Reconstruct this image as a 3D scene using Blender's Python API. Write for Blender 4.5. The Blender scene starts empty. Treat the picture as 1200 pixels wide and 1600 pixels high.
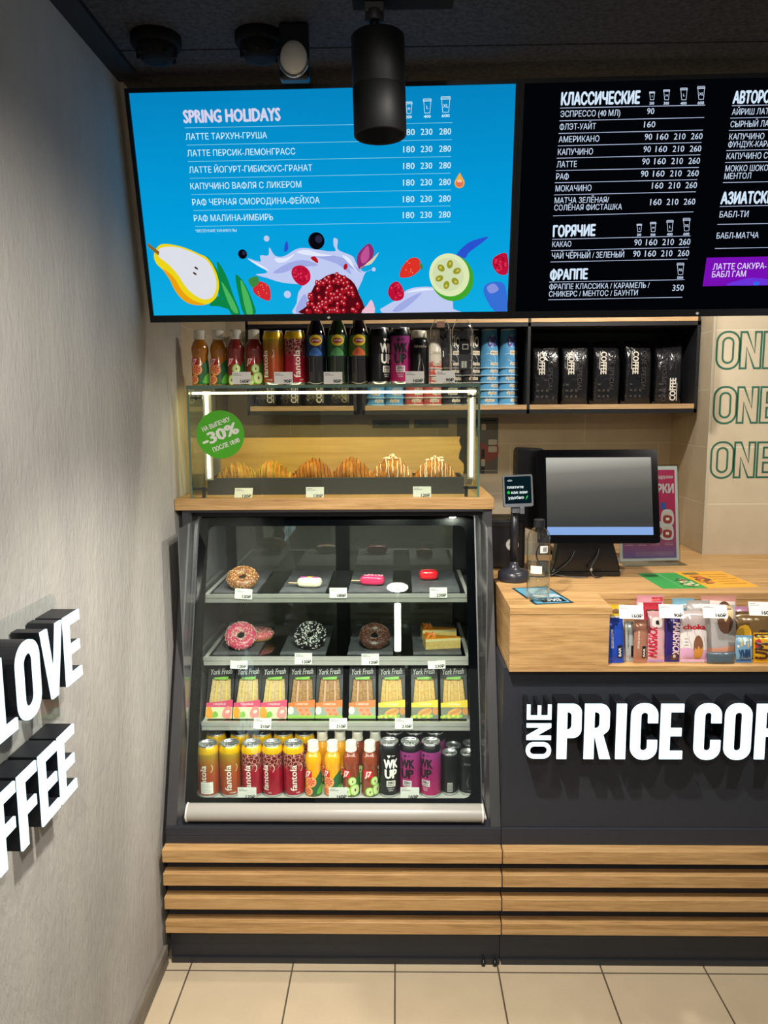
import bpy, bmesh, math, random
from mathutils import Matrix, Vector
random.seed(7)
PI = math.pi
C = bpy.context.scene.collection
S = bpy.context.scene

# ------------------------------------------------------------------ camera
FPX, HC = 1190.0, 1.6
CR = Vector((0.99984236, 0.01665453, 0.00615402))     # world x in camera axes (right, down, forward)
CF = Vector((-0.00388073, -0.13323622, 0.99107671))
CD = Vector((-0.01732585, 0.99094437, 0.13315058))
RX = Vector((0.99984236, -0.00388073, -0.01732585))   # world X axis seen by the camera
RY = Vector((0.01665453, -0.13323622, 0.99094437))    # world Y axis
RZ = Vector((-0.00615402, -0.99107671, -0.13315058))  # world Z axis
right = Vector((RX[0], RY[0], RZ[0])); down = Vector((RX[1], RY[1], RZ[1])); fwd = Vector((RX[2], RY[2], RZ[2]))
cam = bpy.data.objects.new('camera', bpy.data.cameras.new('camera'))
C.objects.link(cam)
cam.data.sensor_fit = 'VERTICAL'; cam.data.sensor_height = 36.0; cam.data.lens = FPX / 1600 * 36
cam.data.clip_start = 0.02
mw = Matrix.Identity(4)
for i in range(3):
    mw[i][0] = right[i]; mw[i][1] = -down[i]; mw[i][2] = -fwd[i]
mw[2][3] = HC
cam.matrix_world = mw
S.camera = cam

def ray(px, py):
    c = Vector((px - 600, py - 800, FPX)) / FPX
    return Vector((RX.dot(c), RY.dot(c), RZ.dot(c)))
def at(px, py, x=None, y=None, z=None):
    d = ray(px, py)
    t = x / d.x if x is not None else (y / d.y if y is not None else (z - HC) / d.z)
    return Vector((0, 0, HC)) + d * t

# ------------------------------------------------------------------ world, lamps, exposure
S.view_settings.view_transform = 'Standard'; S.view_settings.look = 'None'
S.view_settings.exposure = 0.0; S.view_settings.gamma = 1.0; S.view_settings.use_curve_mapping = False
wd = bpy.data.worlds.new('world'); S.world = wd; wd.use_nodes = True
bg = wd.node_tree.nodes['Background']
bg.inputs[0].default_value = (1.0, 0.97, 0.93, 1); bg.inputs[1].default_value = 0.22

def spot(name, loc, target, energy, angle, blend=0.4, col=(1, 0.935, 0.84), size=0.04):
    l = bpy.data.lights.new(name, 'SPOT'); l.energy = energy; l.spot_size = math.radians(angle); l.spot_blend = blend
    l.color = col; l.shadow_soft_size = size
    o = bpy.data.objects.new(name, l); C.objects.link(o); o.location = loc
    o.rotation_euler = (Vector(target) - Vector(loc)).to_track_quat('-Z', 'Y').to_euler()
    return o
def area(name, loc, target, energy, sx, sy, col=(1, 0.9, 0.78)):
    l = bpy.data.lights.new(name, 'AREA'); l.energy = energy; l.shape = 'RECTANGLE'; l.size = sx; l.size_y = sy; l.color = col
    o = bpy.data.objects.new(name, l); C.objects.link(o); o.location = loc
    o.rotation_euler = (Vector(target) - Vector(loc)).to_track_quat('-Z', 'Y').to_euler()
    return o
spot('spot_track', (-0.03, 1.30, 2.030), (0.02, 1.72, 0.4), 112, 105, 0.7, size=0.03)
spot('spot_back', (0.80, 2.24, 2.37), (0.78, 2.68, 1.3), 50, 155, 0.5, size=0.03)
spot('spot_back', (0.05, 2.62, 2.37), (0.10, 3.0, 1.55), 8, 120, 0.5, size=0.03)
spot('spot_counter', (1.45, 0.95, 2.33), (1.15, 2.45, 1.05), 85, 66, 0.8, size=0.02)
spot('spot_room', (0.0, -0.46, 2.372), (-0.10, 2.1, 0.78), 105, 62, 0.9, size=0.02)
spot('spot_wall', (0.30, 0.85, 2.20), (-0.68, 1.45, 0.95), 66, 95, 0.9, size=0.03)
area('case_light', (-0.19, 2.36, 1.255), (-0.19, 2.52, 0.2), 3.4, 0.82, 0.03, (1, 0.95, 0.86))
area('deck_light', (-0.19, 2.12, 0.60), (-0.19, 2.34, 0.40), 0.75, 0.82, 0.03, (1, 0.95, 0.86))
area('shelf_light', (-0.19, 2.27, 0.785), (-0.19, 2.42, 0.62), 0.34, 0.82, 0.03, (1, 0.95, 0.86))
area('pastry_light', (-0.19, 2.37, 1.655), (-0.19, 2.52, 1.36), 2.3, 0.84, 0.012, (1, 0.72, 0.24))

# ------------------------------------------------------------------ materials
def lin(h):
    h = h.lstrip('#'); r = []
    for i in (0, 2, 4):
        c = int(h[i:i + 2], 16) / 255
        r.append(c / 12.92 if c <= 0.04045 else ((c + 0.055) / 1.055) ** 2.4)
    return (r[0], r[1], r[2], 1)
MC = {}
def mt(h, rough=0.5, metal=0.0, spec=0.5, coat=0.0, alpha=1.0):
    k = ('p', h, rough, metal, spec, coat)
    if k in MC: return MC[k]
    m = bpy.data.materials.new('paint_' + h.lstrip('#')); m.use_nodes = True
    b = m.node_tree.nodes['Principled BSDF']
    b.inputs['Base Color'].default_value = lin(h); b.inputs['Roughness'].default_value = rough
    b.inputs['Metallic'].default_value = metal; b.inputs['Specular IOR Level'].default_value = spec
    b.inputs['Coat Weight'].default_value = coat
    MC[k] = m
    return m
def em(h, s=1.0):
    k = ('e', h, s)
    if k in MC: return MC[k]
    m = bpy.data.materials.new('glow_' + h.lstrip('#')); m.use_nodes = True
    n = m.node_tree.nodes; n.remove(n['Principled BSDF'])
    e = n.new('ShaderNodeEmission'); e.inputs[0].default_value = lin(h); e.inputs[1].default_value = s
    m.node_tree.links.new(e.outputs[0], n['Material Output'].inputs[0])
    MC[k] = m
    return m
class NG:
    """small node-graph helper on a principled material"""
    def __init__(s, name, rough=0.5, metal=0.0, spec=0.5):
        s.m = bpy.data.materials.new(name); s.m.use_nodes = True; s.t = s.m.node_tree; s.n = s.t.nodes
        s.b = s.n['Principled BSDF']; s.b.inputs['Roughness'].default_value = rough
        s.b.inputs['Metallic'].default_value = metal; s.b.inputs['Specular IOR Level'].default_value = spec
        s.tc = s.n.new('ShaderNodeTexCoord')
    def link(s, a, b): s.t.links.new(a, b)
    def map(s, scale=(1, 1, 1), rot=(0, 0, 0), loc=(0, 0, 0), src='Object'):
        q = s.n.new('ShaderNodeMapping'); s.link(s.tc.outputs[src], q.inputs[0])
        q.inputs['Scale'].default_value = scale; q.inputs['Rotation'].default_value = rot; q.inputs['Location'].default_value = loc
        return q.outputs[0]
    def noise(s, v, scale, detail=4, rough=0.55, dist=0.0):
        q = s.n.new('ShaderNodeTexNoise'); s.link(v, q.inputs['Vector']); q.inputs['Scale'].default_value = scale
        q.inputs['Detail'].default_value = detail; q.inputs['Roughness'].default_value = rough; q.inputs['Distortion'].default_value = dist
        return q.outputs['Fac']
    def ramp(s, f, stops):
        q = s.n.new('ShaderNodeValToRGB'); s.link(f, q.inputs[0]); cr = q.color_ramp
        while len(cr.elements) < len(stops): cr.elements.new(0.5)
        for e, (p, c) in zip(cr.elements, stops): e.position = p; e.color = lin(c) if isinstance(c, str) else c
        return q.outputs[0]
    def mix(s, f, a, b, blend='MIX'):
        q = s.n.new('ShaderNodeMix'); q.data_type = 'RGBA'; q.blend_type = blend
        for sock, v in ((q.inputs[0], f), (q.inputs[6], a), (q.inputs[7], b)):
            if isinstance(v, str): sock.default_value = lin(v)
            elif isinstance(v, (int, float)): sock.default_value = v
            else: s.link(v, sock)
        return q.outputs[2]
    def col(s, c): s.link(c, s.b.inputs['Base Color']); return s
    def bump(s, h, strength=0.3, dist=0.01):
        q = s.n.new('ShaderNodeBump'); s.link(h, q.inputs['Height']); q.inputs['Strength'].default_value = strength
        q.inputs['Distance'].default_value = dist; s.link(q.outputs[0], s.b.inputs['Normal']); return s
    def sep(s, src='Object'):
        q = s.n.new('ShaderNodeSeparateXYZ'); s.link(s.tc.outputs[src], q.inputs[0]); return q.outputs
    def math(s, op, a, b=0.0):
        q = s.n.new('ShaderNodeMath'); q.operation = op
        for sock, v in ((q.inputs[0], a), (q.inputs[1], b)):
            if isinstance(v, (int, float)): sock.default_value = v
            else: s.link(v, sock)
        return q.outputs[0]
    def comb(s, x, y, z=0.0):
        q = s.n.new('ShaderNodeCombineXYZ')
        for sock, v in zip(q.inputs, (x, y, z)):
            if isinstance(v, (int, float)): sock.default_value = v
            else: s.link(v, sock)
        return q.outputs[0]

def clear_sheet(name, tint='#F4FAF7', strength=1.0, rough=0.0, haze=0.0):
    """a clear pane: mirrors by viewing angle, lets the rest through"""
    m = bpy.data.materials.new(name); m.use_nodes = True; t = m.node_tree; n = t.nodes; n.remove(n['Principled BSDF'])
    tr = n.new('ShaderNodeBsdfTransparent'); tr.inputs[0].default_value = lin(tint)
    gl = n.new('ShaderNodeBsdfGlossy'); gl.inputs['Roughness'].default_value = rough
    lw = n.new('ShaderNodeLayerWeight'); lw.inputs[0].default_value = 0.5
    p = n.new('ShaderNodeMath'); p.operation = 'POWER'; t.links.new(lw.outputs['Facing'], p.inputs[0]); p.inputs[1].default_value = 4.0
    q = n.new('ShaderNodeMath'); q.operation = 'MULTIPLY_ADD'; t.links.new(p.outputs[0], q.inputs[0])
    q.inputs[1].default_value = 0.8 * strength; q.inputs[2].default_value = 0.04 * strength
    mx = n.new('ShaderNodeMixShader'); t.links.new(q.outputs[0], mx.inputs[0])
    t.links.new(tr.outputs[0], mx.inputs[1]); t.links.new(gl.outputs[0], mx.inputs[2])
    out = mx.outputs[0]
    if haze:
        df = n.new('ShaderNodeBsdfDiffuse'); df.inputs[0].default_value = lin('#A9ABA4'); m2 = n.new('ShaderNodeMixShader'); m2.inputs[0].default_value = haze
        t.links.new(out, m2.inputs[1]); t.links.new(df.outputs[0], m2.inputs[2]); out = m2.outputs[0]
    t.links.new(out, n['Material Output'].inputs[0])
    return m
GLASS = clear_sheet('clear_glass'); GLASS_EDGE = mt('#5E7D70', 0.15)
FILM = clear_sheet('clear_film', '#FFFFFF', 0.35, 0.02)
PET = clear_sheet('clear_plastic', '#FDFEFE', 2.2, 0.02)
WATER = clear_sheet('clear_water', '#F6FAF9', 1.2, 0.0)

def wood(name, axis, light='#C59D69', dark='#8F6B3D'):
    g = NG(name, 0.5, spec=0.35)
    sc = {'x': (1.2, 22, 22), 'y': (22, 1.2, 22), 'z': (22, 22, 1.2)}[axis]
    v = g.map(sc); a = g.noise(v, 1.4, 6, 0.62, 1.3)
    sc2 = tuple(k * 5 for k in sc); b = g.noise(g.map(sc2), 2.0, 3, 0.6)
    c = g.ramp(a, [(0.30, dark), (0.52, light), (0.75, '#D3AF7D')])
    c = g.mix(0.42, c, g.ramp(b, [(0.35, dark), (0.6, light)]))
    g.col(c); g.bump(b, 0.08, 0.002)
    return g.m
WOODX = wood('oak_laminate', 'x'); WOODY = wood('oak_laminate_crosswise', 'y'); WOODZ = wood('oak_laminate_upright', 'z')
SHELFWOOD = wood('shelf_oak', 'x', '#C9A67B', '#A07F56')

g = NG('grey_plaster', 0.85, spec=0.25)
v = g.map((1, 1, 0.35)); a = g.noise(v, 5, 5); b = g.noise(g.map((1, 1, 0.35)), 75, 5, 0.62, 0.25)
g.col(g.ramp(a, [(0.3, '#9E9C99'), (0.7, '#B0AEA9')])); g.bump(b, 0.5, 0.010); PLASTER = g.m

def tiles(name, axis):
    g = NG(name, 0.45, spec=0.4)
    o = g.sep('Object')
    u = o[{'x': 0, 'y': 1}[axis]]
    vec = g.comb(g.math('ADD', u, {'x': -0.165, 'y': 0.05}[axis]), g.math('ADD', o[2], -0.025))
    q = g.n.new('ShaderNodeTexBrick'); g.link(vec, q.inputs['Vector'])
    q.inputs['Scale'].default_value = 1.0; q.inputs['Mortar Size'].default_value = 0.0022; q.inputs['Mortar Smooth'].default_value = 0.3
    q.inputs['Brick Width'].default_value = 0.6; q.inputs['Row Height'].default_value = 0.205; q.offset = 0.5
    q.inputs['Color1'].default_value = lin('#C2B49B'); q.inputs['Color2'].default_value = lin('#BCAD93'); q.inputs['Mortar'].default_value = lin('#D9CEB8')
    n = g.noise(g.map((1, 1, 1)), 7, 5, 0.6)
    g.col(g.mix(0.35, q.outputs[0], g.ramp(n, [(0.35, '#AE9F87'), (0.7, '#CFC1A8')])))
    g.bump(g.math('MULTIPLY', q.outputs['Fac'], -1.0), 0.3, 0.002)
    return g.m
TILEX = tiles('beige_wall_tile', 'x'); TILEY = tiles('beige_wall_tile_side', 'y')

g = NG('stone_floor_tile', 0.5, spec=0.35)
o = g.sep('Object'); vec = g.comb(g.math('ADD', o[0], 0.0115 + 0.297 * 10), g.math('ADD', o[1], -1.992 + 0.297 * 20))
q = g.n.new('ShaderNodeTexBrick'); g.link(vec, q.inputs['Vector']); q.offset = 0.0
q.inputs['Scale'].default_value = 1.0; q.inputs['Mortar Size'].default_value = 0.0026; q.inputs['Mortar Smooth'].default_value = 0.2
q.inputs['Brick Width'].default_value = 0.297; q.inputs['Row Height'].default_value = 0.297
q.inputs['Color1'].default_value = lin('#CDBDA2'); q.inputs['Color2'].default_value = lin('#C6B69B'); q.inputs['Mortar'].default_value = lin('#3E352D')
n1 = g.noise(g.map(), 160, 3, 0.7); n2 = g.noise(g.map(), 9, 4)
c = g.mix(0.5, q.outputs[0], g.ramp(n1, [(0.3, '#A29480'), (0.5, '#DDD0BA'), (0.75, '#F0E6D2')]), 'MULTIPLY')
c = g.mix(0.75, c, q.outputs[0]); c = g.mix(0.15, c, g.ramp(n2, [(0.3, '#978A72'), (0.7, '#C9BA9D')]))
g.col(c); g.bump(g.math('MULTIPLY', q.outputs['Fac'], -1.0), 0.4, 0.002); FLOOR = g.m

g = NG('dark_ceiling_board', 0.9, spec=0.2)
v = g.map(); g.col(g.ramp(g.noise(v, 90, 4, 0.7), [(0.3, '#2C2C2F'), (0.7, '#4A4A4D')])); g.bump(g.noise(v, 140, 3), 0.4, 0.004); CEIL = g.m
g = NG('anthracite_panel', 0.42, spec=0.4)
g.col(g.ramp(g.noise(g.map(), 300, 2), [(0.3, '#2A2D35'), (0.7, '#31343C')])); PANEL = g.m
g = NG('grey_skirting', 0.6)
g.col(g.ramp(g.noise(g.map((12, 1, 14)), 4, 5), [(0.3, '#5C564E'), (0.7, '#857D72')])); SKIRT = g.m
BLACK = mt('#0B0C0F', 0.35); BLACKM = mt('#131419', 0.55); FRIT = mt('#05070C', 0.08, coat=0.0); ALU = mt('#B4B3AD', 0.35, 0.2)
CASEGREY = mt('#3A3B3D', 0.45); DARKIN = mt('#2A2B2D', 0.25); WHITE = mt('#E8E6E0', 0.5); CHROME = mt('#C8C8C8', 0.15, 1.0)
WHITEPL = mt('#DAD8D2', 0.35); PAPER = mt('#EFEDE8', 0.6); INK = mt('#15151A', 0.6); INKGREY = mt('#8C8A88', 0.6)

# ------------------------------------------------------------------ mesh helpers
def FR(o, x=(1, 0, 0), y=(0, 0, 1)):
    """frame: local x,y drawn on world vectors x,y from o; z is the normal"""
    x = Vector(x).normalized(); y = Vector(y); y = (y - x * y.dot(x)).normalized(); z = x.cross(y)
    m = Matrix.Identity(4)
    for i in range(3):
        m[i][0] = x[i]; m[i][1] = y[i]; m[i][2] = z[i]; m[i][3] = o[i]
    return m
GC = {}
def _raw(body, shear=0.0, res=2):
    c = bpy.data.curves.new('t', 'FONT'); c.body = body; c.shear = shear
    c.resolution_u = 4 if any(ord(q) > 1000 for q in body) else res
    o = bpy.data.objects.new('t', c); C.objects.link(o)
    m = bpy.data.meshes.new_from_object(o.evaluated_get(bpy.context.evaluated_depsgraph_get()))
    vs = [(q.co.x, q.co.y) for q in m.vertices]; fs = [tuple(p.vertices) for p in m.polygons]
    bpy.data.objects.remove(o); bpy.data.curves.remove(c); bpy.data.meshes.remove(m)
    return vs, fs
def glyphs(body, bold=0.0, shear=0.0, res=2):
    """outline of a line of text as (x, y, strike); bold letters are struck several times side by side"""
    k = (body, bold, shear, res)
    if k in GC: return GC[k]
    vs, fs = _raw(body.replace('Ф', 'O'), shear, res)
    if 'Ф' in body:
        wo = max(q[0] for q in _raw('O')[0]) - min(q[0] for q in _raw('O')[0])
        for i, ch in enumerate(body):
            if ch == 'Ф':
                x = max(q[0] for q in _raw(body[:i].replace('Ф', 'O') + 'O', shear, res)[0]) - wo / 2; n = len(vs)
                vs += [(x - .042, -.06), (x + .042, -.06), (x + .042, .76), (x - .042, .76)]; fs.append((n, n + 1, n + 2, n + 3))
    if not vs: GC[k] = ([], [], 0); return GC[k]
    x0 = min(q[0] for q in vs); x1 = max(q[0] for q in vs)
    vs = [(a - x0, b) for a, b in vs]; st = [(0, 0)]
    if bold > 0: st = [(-bold, 0), (bold, 0)] if bold < 0.02 else [(-bold, 0), (bold, 0), (0, bold * .6), (0, -bold * .6)] + ([(0, 0)] if bold > .045 else [])
    k0 = len(vs); v2, f2 = [], []
    for i, (dx, dy) in enumerate(st): v2 += [(a + dx + bold, b + dy, i) for a, b in vs]; f2 += [tuple(q + i * k0 for q in f) for f in fs]
    GC[k] = (v2, f2, x1 - x0 + 2 * bold)
    return GC[k]
def fill2d(loops):
    """fill closed loops (holes by even-odd)"""
    c = bpy.data.curves.new('f', 'CURVE'); c.dimensions = '2D'; c.fill_mode = 'BOTH'
    for lp in loops:
        s = c.splines.new('POLY'); s.points.add(len(lp) - 1); s.use_cyclic_u = True
        for p, q in zip(s.points, lp): p.co = (q[0], q[1], 0, 1)
    o = bpy.data.objects.new('f', c); C.objects.link(o)
    m = bpy.data.meshes.new_from_object(o.evaluated_get(bpy.context.evaluated_depsgraph_get()))
    vs = [(q.co.x, q.co.y) for q in m.vertices]; fs = [tuple(p.vertices) for p in m.polygons]
    bpy.data.objects.remove(o); bpy.data.curves.remove(c); bpy.data.meshes.remove(m)
    return vs, fs
def slice2d(vs, fs, step, axis=0):
    bm = bmesh.new(); bv = [bm.verts.new((a, b, 0)) for a, b in vs]
    for f in fs:
        try: bm.faces.new([bv[i] for i in f])
        except ValueError: pass
    lo = min(q[axis] for q in vs); hi = max(q[axis] for q in vs); n = int((hi - lo) / step)
    no = (1, 0, 0) if axis == 0 else (0, 1, 0)
    for i in range(1, n + 1):
        co = [0, 0, 0]; co[axis] = lo + (hi - lo) * i / (n + 1)
        bmesh.ops.bisect_plane(bm, geom=bm.verts[:] + bm.edges[:] + bm.faces[:], plane_co=co, plane_no=no)
    bm.verts.index_update()
    r = [(q.co.x, q.co.y) for q in bm.verts], [tuple(w.index for w in f.verts) for f in bm.faces]
    bm.free()
    return r
def rrect(x0, y0, x1, y1, r, n=5):
    if not isinstance(r, (list, tuple)): r = [r] * 4
    out = []
    for (cx, cy, a, rr) in ((x1, y1, 0, r[0]), (x0, y1, 90, r[1]), (x0, y0, 180, r[2]), (x1, y0, 270, r[3])):
        sx = -1 if cx == x1 else 1; sy = -1 if cy == y1 else 1
        if rr <= 0: out.append((cx, cy)); continue
        for i in range(n + 1):
            t = math.radians(a + 90 * i / n)
            out.append((cx + sx * rr + rr * math.cos(t), cy + sy * rr + rr * math.sin(t)))
    return out
def ell(cx, cy, rx, ry=None, n=28, rot=0.0):
    ry = rx if ry is None else ry; r = []
    for i in range(n):
        t = 2 * PI * i / n; a, b = rx * math.cos(t), ry * math.sin(t)
        r.append((cx + a * math.cos(rot) - b * math.sin(rot), cy + a * math.sin(rot) + b * math.cos(rot)))
    return r
def smooth2d(p, n=3):
    """Catmull-Rom through closed points"""
    r = []; k = len(p)
    for i in range(k):
        a, b, c, d = (Vector(p[(i + j) % k]) for j in (-1, 0, 1, 2))
        for q in range(n):
            t = q / n
            v = 0.5 * ((2 * b) + (c - a) * t + (2 * a - 5 * b + 4 * c - d) * t * t + (3 * b - a - 3 * c + d) * t ** 3)
            r.append((v.x, v.y))
    return r

class MB:
    def __init__(s): s.v = []; s.f = []; s.mi = []; s.sm = []
    def add(s, vs, fs, m=0, smooth=False):
        o = len(s.v); s.v += [tuple(q) for q in vs]
        for f in fs: s.f.append(tuple(i + o for i in f)); s.mi.append(m); s.sm.append(smooth)
        return s
    def box(s, x0, x1, y0, y1, z0, z1, m=0, M=None):
        p = [(x, y, z) for z in (z0, z1) for y in (y0, y1) for x in (x0, x1)]
        if M is not None: p = [M @ Vector(q) for q in p]
        return s.add(p, [(0, 2, 3, 1), (4, 5, 7, 6), (0, 1, 5, 4), (2, 6, 7, 3), (0, 4, 6, 2), (1, 3, 7, 5)], m)
    def lathe(s, prof, n=24, m=0, M=None, cap=True, smooth=True):
        """prof: (r, z) or (r, z, material of the band above)"""
        M = M or Matrix.Identity(4); vs = []; k = len(prof)
        for q in prof:
            for i in range(n):
                t = 2 * PI * i / n - PI / 2; vs.append(M @ Vector((q[0] * math.cos(t), q[0] * math.sin(t), q[1])))
        o = len(s.v); s.v += [tuple(q) for q in vs]
        for j in range(k - 1):
            mm = prof[j][2] if len(prof[j]) > 2 else m
            for i in range(n):
                a, b = j * n + i, j * n + (i + 1) % n
                s.f.append((o + a, o + b, o + b + n, o + a + n)); s.mi.append(mm); s.sm.append(smooth)
        if cap:
            if prof[0][0] > 1e-6: s.f.append(tuple(o + i for i in range(n))[::-1]); s.mi.append(prof[0][2] if len(prof[0]) > 2 else m); s.sm.append(False)
            if prof[-1][0] > 1e-6: s.f.append(tuple(o + (k - 1) * n + i for i in range(n))); s.mi.append(prof[-1][2] if len(prof[-1]) > 2 else m); s.sm.append(False)
        return s
    def prism(s, poly, d0, d1, M, m=0, holes=None, side=None, smooth=False):
        """poly drawn in frame M, from height d0 to d1 along its normal"""
        loops = [poly] + (holes or []); side = m if side is None else side
        vs, fs = fill2d(loops)
        for d, flip in ((d1, False), (d0, True)):
            out = []
            for f in fs:
                a, b, c = (Vector(vs[i]) for i in f[:3]); cr = (b - a).cross(c - a)
                out.append(f if (cr > 0) != flip else f[::-1])
            s.add([M @ Vector((a, b, d)) for a, b in vs], out, m)
        for lp in loops:
            k = len(lp); A = sum(lp[i][0] * lp[(i + 1) % k][1] - lp[(i + 1) % k][0] * lp[i][1] for i in range(k))
            ccw = (A > 0) == (lp is loops[0])
            vv = [M @ Vector((a, b, d0)) for a, b in lp] + [M @ Vector((a, b, d1)) for a, b in lp]
            ff = [(i, (i + 1) % k, k + (i + 1) % k, k + i) for i in range(k)]
            s.add(vv, ff if ccw else [q[::-1] for q in ff], side, smooth)
        return s
    def flat(s, poly, M, d=0.0, m=0, holes=None):
        vs, fs = fill2d([poly] + (holes or []))
        out = []
        for f in fs:
            a, b, c = (Vector(vs[i]) for i in f[:3]); out.append(f if (b - a).cross(c - a) > 0 else f[::-1])
        return s.add([M @ Vector((a, b, d)) for a, b in vs], out, m)
    def text(s, body, M, w=None, h=0.01, bold=0.0, m=0, al='l', shear=0.0, d=0.0, xs=1.0, fn=None, rot=0.0, x=0.0, y=0.0, res=2):
        vs, fs, W = glyphs(body, bold, shear, res)
        if not vs: return s
        sy = h / 0.70; sx = (w / W) if w else sy * xs
        off = {'l': 0, 'c': -W * sx / 2, 'r': -W * sx}[al]; c_, s_ = math.cos(rot), math.sin(rot)
        q = []
        for a, b, l in vs:
            a = a * sx + off; b = b * sy
            q.append((x + a * c_ - b * s_, y + a * s_ + b * c_, l * 5e-5))
        if fn: return s.add([fn(*p) for p in q], fs, m)
        return s.add([M @ Vector((p[0], p[1], d + p[2])) for p in q], fs, m)
    def line(s, M, x0, y0, x1, y1, t, d=0.0, m=0):
        a = Vector((x0, y0)); b = Vector((x1, y1)); n = (b - a).normalized(); n = Vector((-n.y, n.x)) * t / 2
        return s.add([M @ Vector((*q, d)) for q in (a - n, b - n, b + n, a + n)], [(0, 1, 2, 3)], m)
    def wrap(s, vs, fs, rf, m=0, eps=0.0004, step=0.004, zstep=None):
        """lay a flat drawing (arc length, height) round a lathe of radius rf(z), its middle facing -y"""
        vs, fs = slice2d(vs, fs, step, 0)
        if zstep: vs, fs = slice2d(vs, fs, zstep, 1)
        out = []
        for a, z in vs:
            r = rf(z) + eps; t = a / max(rf(z), 1e-4); out.append((r * math.sin(t), -r * math.cos(t), z))
        return s.add(out, fs, m)
    def wraptext(s, body, rf, a=0.0, z=0.0, w=None, h=0.01, bold=0.0, m=0, rot=0.0, al='c', eps=0.0006, shear=0.0, step=0.005, xs=1.0):
        t = MB().text(body, Matrix.Identity(4), w=w, h=h, bold=bold, al=al, rot=rot, x=a, y=z, shear=shear, xs=xs)
        for l in sorted(set(q[2] for q in t.v)):
            ix = [i for i, q in enumerate(t.v) if q[2] == l]; mp = {i: n for n, i in enumerate(ix)}
            s.wrap([t.v[i][:2] for i in ix], [tuple(mp[i] for i in f) for f in t.f if f[0] in mp], rf, m, eps + l, step)
        return s
    def wrappoly(s, poly, rf, m=0, eps=0.0004, step=0.004, zstep=0.012, holes=None):
        vs, fs = fill2d([poly] + (holes or []))
        return s.wrap(vs, fs, rf, m, eps, step, zstep)
    def tube(s, pts, r, n=8, m=0, cap=True):
        pts = [Vector(p) for p in pts]; k = len(pts); o = len(s.v); up = None
        rr = r if isinstance(r, (list, tuple)) else [r] * k
        for i, p in enumerate(pts):
            t = (pts[min(i + 1, k - 1)] - pts[max(i - 1, 0)]).normalized()
            if up is None: up = Vector((0, 0, 1)) if abs(t.z) < 0.9 else Vector((1, 0, 0))
            a = (up - t * up.dot(t)).normalized(); b = t.cross(a); up = a
            for j in range(n):
                q = 2 * PI * j / n; s.v.append(tuple(p + (a * math.cos(q) + b * math.sin(q)) * rr[i]))
        for i in range(k - 1):
            for j in range(n):
                s.f.append((o + i * n + j, o + i * n + (j + 1) % n, o + (i + 1) * n + (j + 1) % n, o + (i + 1) * n + j)); s.mi.append(m); s.sm.append(True)
        if cap:
            s.f.append(tuple(o + j for j in range(n))[::-1]); s.f.append(tuple(o + (k - 1) * n + j for j in range(n))); s.mi += [m, m]; s.sm += [False, False]
        return s
    def blob(s, c, rx, ry, rz, nu=16, nv=10, m=0, M=None, e=1.0, ez=1.0):
        """superellipsoid"""
        sg = lambda v, p: math.copysign(abs(v) ** p, v); o = len(s.v); M = M or Matrix.Identity(4)
        for j in range(nv + 1):
            ph = -PI / 2 + PI * j / nv
            for i in range(nu):
                th = 2 * PI * i / nu
                s.v.append(tuple(M @ Vector((c[0] + rx * sg(math.cos(ph), ez) * sg(math.cos(th), e), c[1] + ry * sg(math.cos(ph), ez) * sg(math.sin(th), e), c[2] + rz * sg(math.sin(ph), ez)))))
        for j in range(nv):
            for i in range(nu):
                s.f.append((o + j * nu + i, o + j * nu + (i + 1) % nu, o + (j + 1) * nu + (i + 1) % nu, o + (j + 1) * nu + i)); s.mi.append(m); s.sm.append(True)
        return s
    def xform(s, M): s.v = [tuple(M @ Vector(q)) for q in s.v]; return s

def build(name, mb, mats, parent=None, bevel=0.0, seg=2, world=False, weld=False, angle=35):
    me = bpy.data.meshes.new(name); vs = mb.v
    if world and parent is not None:
        L = parent.location; vs = [(a - L.x, b - L.y, c - L.z) for a, b, c in vs]
    me.from_pydata(vs, [], mb.f)
    mats = mats if isinstance(mats, (list, tuple)) else [mats]
    for m in mats: me.materials.append(m)
    me.polygons.foreach_set('material_index', mb.mi); me.polygons.foreach_set('use_smooth', mb.sm)
    if bevel or weld:
        bm = bmesh.new(); bm.from_mesh(me)
        bmesh.ops.remove_doubles(bm, verts=bm.verts[:], dist=1e-5)
        bmesh.ops.dissolve_degenerate(bm, edges=bm.edges[:], dist=1e-6)
        if bevel:
            ed = [e for e in bm.edges if len(e.link_faces) == 2 and e.calc_face_angle(0) > math.radians(angle)]
            bmesh.ops.bevel(bm, geom=ed, offset=bevel, segments=seg, profile=0.5, affect='EDGES', clamp_overlap=True)
        bm.to_mesh(me); bm.free()
    o = bpy.data.objects.new(name, me); C.objects.link(o)
    if parent is not None: o.parent = parent
    return o
def tag(o, label=None, cat=None, group=None, kind=None):
    if label: o['label'] = label
    if cat: o['category'] = cat
    if group: o['group'] = group
    if kind: o['kind'] = kind
    return o
def thing(name, label, cat, loc=(0, 0, 0), rot=(0, 0, 0), group=None):
    o = bpy.data.objects.new(name, None); C.objects.link(o); o.location = loc; o.rotation_euler = rot
    o.empty_display_size = 0.02
    return tag(o, label, cat, group)
def struct(name, mb, mats, **k):
    return tag(build(name, mb, mats, **k), kind='structure')
def dup(root, loc, label, rot=None):
    r = root.copy(); C.objects.link(r); r.location = loc; r['label'] = label
    if rot is not None: r.rotation_euler = rot
    for ch in list(root.children):
        c = ch.copy(); C.objects.link(c); c.parent = r
        for g in list(ch.children):
            d = g.copy(); C.objects.link(d); d.parent = c
    return r

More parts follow.
